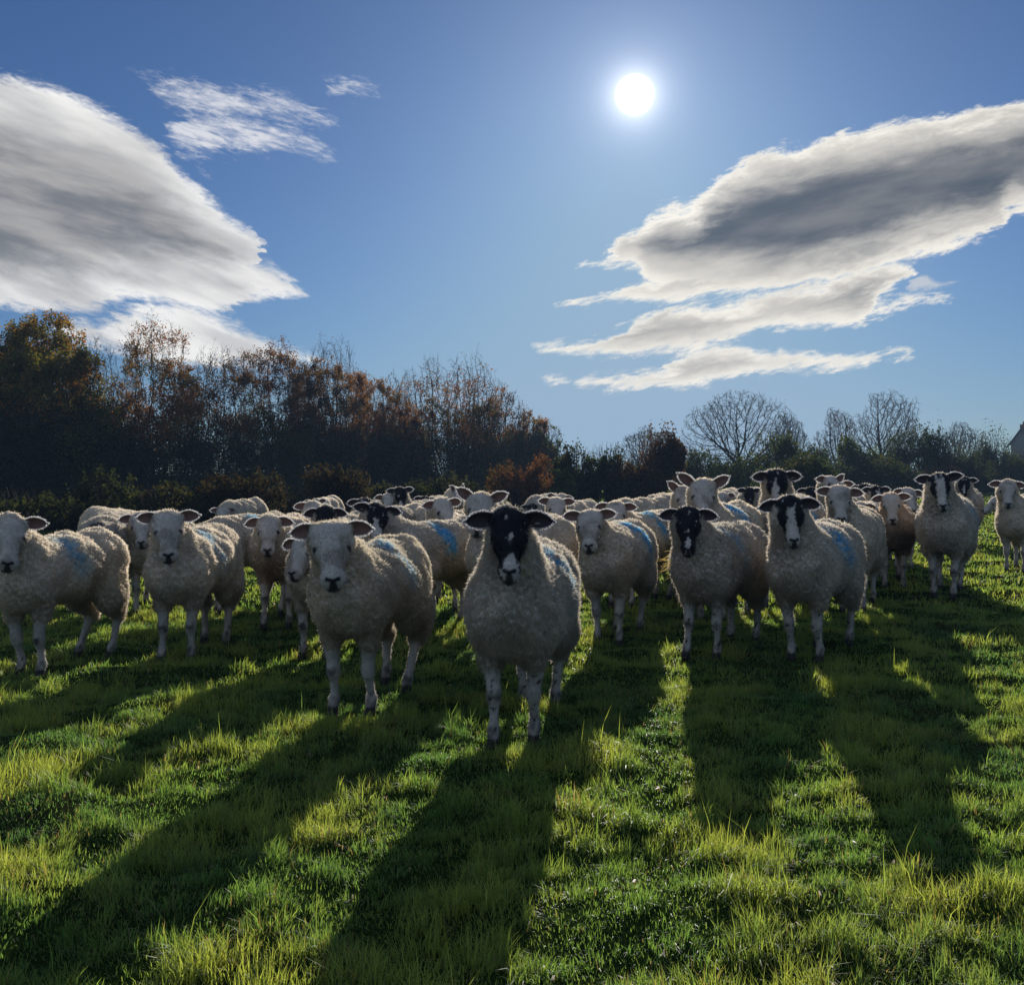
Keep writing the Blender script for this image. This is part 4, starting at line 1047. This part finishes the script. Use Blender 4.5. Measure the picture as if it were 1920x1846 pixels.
ub = [('dark green undergrowth bush below the dense left edge tree', 40, 915, 20, 300, UD), ('dark undergrowth bush with a few yellow leaves, second from the left edge', 190, 880, 21.5, 150, UD),
      ('dark bush below the orange tree with the twiggy peak', 320, 912, 22.5, 220, UD), ('brownish undergrowth bush below the sparse half bare tree', 440, 885, 23.5, 200, UB),
      ('dark green bush below the flat topped rust red tree', 540, 905, 26, 190, UD), ('brown bush under the dark rust brown tree', 640, 872, 27, 130, UB),
      ('green bush under the dip in the wood', 745, 900, 29, 170, UD), ('dark bush under the tree with long bare shoots', 840, 888, 31, 160, UD),
      ('orange brown leafy bush at the end of the wood', 968, 868, 34, 130, [(.11, .05, .02), (.08, .04, .018), (.06, .045, .015)]), ('round green bush standing in front of the wood end', 1048, 885, 36, 80, [(.05, .09, .03), (.06, .10, .03), (.04, .07, .025)])]
for i, (lb, px, top, D, wp, cl) in enumerate(ub):
    build_bush('bush', lb, px, top, D, wp, cl, 12000, .085 if D < 35 else .11, 200 + i, GB)
GH = 'bushes of the far hedge'
hb = [('dark rounded bush left of the far hedge', 1078, 836, 38, 100, DARK), ('dark bush between the wood and the brown topped bush', 1145, 832, 38, 110, DARK), ('reddish dark bush behind the centre sheep', 1190, 850, 37, 120, BROWN),
      ('brown topped bush left of the great bare tree', 1238, 812, 39, 100, BROWN), ('green bush left of the great bare tree trunk', 1300, 838, 48, 120, GREEN), ('green hedge bush right under the great bare tree', 1385, 850, 49, 140, GREEN),
      ('dark green bush right of the great bare tree trunk', 1450, 822, 50, 120, GREEN), ('flat topped hedge stretch right of the great bare tree', 1530, 842, 52, 150, DARK), ('green domed bush beside the small bare tree', 1608, 826, 53, 100, GREEN),
      ('tall dark dome bush below the second bare tree', 1695, 806, 55, 120, DARK), ('narrow dark pointed dome bush beside the tall dome', 1772, 806, 57, 90, DARK), ('low dark hedge stretch between the two right hand domes', 1820, 850, 57, 110, DARK),
      ('dark twiggy dome bush left of the house', 1862, 814, 60, 100, DARK), ('dark hedge bush at the right edge below the house', 1925, 846, 62, 110, DARK), ('brown rust coloured low bush in front of the hedge', 1743, 876, 50, 110, BROWN),
      ('lowest dark hedge stretch behind the tall mottled sheep', 1480, 862, 40, 180, DARK), ('low dark hedge stretch behind the small heads right of centre', 1640, 862, 50, 180, DARK)]
for i, (lb, px, top, D, wp, cl) in enumerate(hb):
    build_bush('hedge_bush', lb, px, top, D, wp, cl, 13000, .11, 300 + i, GH, twigs=60)
GT = 'bare trees beyond the far hedge'
build_tree('bare_tree', 'great spreading bare tree with a broad crown right of centre', 1385, 737, 56, 225, 'spread', 5000, .05, GREEN, 21, GT, trunk_h=.2)
build_tree('bare_tree', 'small bare tree just right of the great spreading one', 1478, 778, 60, 80, 'spread', 1200, .05, GREEN, 22, GT, trunk_h=.25)
build_tree('bare_tree', 'round topped bare tree between the two largest bare ones', 1568, 768, 62, 90, 'spread', 2500, .055, BROWN, 23, GT, trunk_h=.25)
build_tree('bare_tree', 'tall bare tree with forked crown above the tall dark dome', 1667, 737, 64, 150, 'spread', 1500, .055, BROWN, 24, GT, trunk_h=.3)
build_tree('bare_tree', 'thin low bare tree between the two pointed domes', 1800, 793, 66, 110, 'spread', 1500, .055, BROWN, 25, GT, trunk_h=.25)
build_tree('bare_tree', 'fuzzy topped bare tree left of the great spreading one', 1215, 800, 60, 110, 'spread', 4000, .06, GREEN, 26, GT, trunk_h=.2)
#TREES_END

# ------------------------------------------------------------------ house
def house():
    M_wall = simple_mat('rendered wall', (.24, .22, .20), (.19, .18, .16), 1.5, .9)
    M_roof = simple_mat('slate roof', (.05, .05, .055), (.075, .07, .07), 3, .7, bump=.4)
    M_brick = simple_mat('chimney brick', (.22, .12, .08), (.16, .09, .06), 8, .9)
    M_pot = simple_mat('clay pot', (.30, .13, .07), (.24, .10, .06), 8, .8)
    M_glass = simple_mat('window glass', (.02, .025, .03), (.03, .035, .04), 2, .08, .5)
    x0, y0, y1, ze, zr, Lx = 55.4, 105.0, 109.5, 4.6, 6.05, 9.0
    ym = (y0 + y1) / 2; g = gz(x0, y0) - .1
    root = empty('house', (x0, ym, g)); tag(root, 'pale gabled house with a chimney behind the hedge at the right edge', 'house')
    def loc(l): return np.array([[a - x0, b_ - ym, c_ - g] for a, b_, c_ in l])
    v = [(x0, y0, g), (x0, y1, g), (x0 + Lx, y1, g), (x0 + Lx, y0, g), (x0, y0, ze), (x0, y1, ze), (x0 + Lx, y1, ze), (x0 + Lx, y0, ze), (x0, ym, zr), (x0 + Lx, ym, zr)]
    mesh_obj('wall', loc(v), faces=[(0, 1, 5, 8, 4), (3, 7, 9, 6, 2), (0, 4, 7, 3), (1, 2, 6, 5), (0, 3, 2, 1), (4, 8, 9, 7), (5, 6, 9, 8)], mat=M_wall, parent=root, smooth=False)
    for sgn, ye in ((-1, y0), (1, y1)):
        e = .25 * sgn; dz = (zr - ze) / (ym - y0) * .25; th = .12
        a = [(x0 - .15, ye + e, ze - dz + .02), (x0 + Lx + .15, ye + e, ze - dz + .02), (x0 + Lx + .15, ym, zr + .02), (x0 - .15, ym, zr + .02)]
        a2 = [(p[0], p[1], p[2] + th) for p in a]
        mesh_obj('roof', loc(a + a2), faces=[(0, 3, 2, 1), (4, 5, 6, 7), (0, 1, 5, 4), (1, 2, 6, 5), (2, 3, 7, 6), (3, 0, 4, 7)], mat=M_roof, parent=root, smooth=False)
    def box(nm, a, b_, mat, par):
        v_ = [(x_, y_, z_) for x_ in (a[0], b_[0]) for y_ in (a[1], b_[1]) for z_ in (a[2], b_[2])]
        return mesh_obj(nm, loc(v_), faces=[(0, 1, 3, 2), (4, 6, 7, 5), (0, 4, 5, 1), (2, 3, 7, 6), (0, 2, 6, 4), (1, 5, 7, 3)], mat=mat, parent=par, smooth=False)
    ch = box('chimney', (x0 + .02, ym - .35, zr - .4), (x0 + .62, ym + .35, zr + .62), M_brick, root)
    box('chimney_pot', (x0 + .2, ym - .12, zr + .62), (x0 + .44, ym + .12, zr + .92), M_pot, ch)
    for q in (2.0, 4.6, 7.2): box('window', (x0 + q, y0 - .03, 2.6), (x0 + q + .9, y0 + .05, 3.8), M_glass, root)
house()

# ------------------------------------------------------------------ air
def haze():
    bm_v = [(x_, y_, z_) for x_ in (-130, 130) for y_ in (-12, 135) for z_ in (-1.2, 16)]
    m = bpy.data.materials.new('thin autumn haze'); m.use_nodes = True; t = m.node_tree; t.nodes.clear()
    v = t.nodes.new('ShaderNodeVolumePrincipled'); v.inputs['Color'].default_value = (.45, .68, 1, 1)
    v.inputs['Density'].default_value = 0.0009; v.inputs['Anisotropy'].default_value = 0.0
    o_ = t.nodes.new('ShaderNodeOutputMaterial'); t.links.new(v.outputs[0], o_.inputs['Volume'])
    o = mesh_obj('haze', bm_v, faces=[(0, 1, 3, 2), (4, 6, 7, 5), (0, 4, 5, 1), (2, 3, 7, 6), (0, 2, 6, 4), (1, 5, 7, 3)], mat=m, smooth=False)
    tag(o, 'thin bluish autumn haze over the field', 'haze', kind='stuff')
haze()
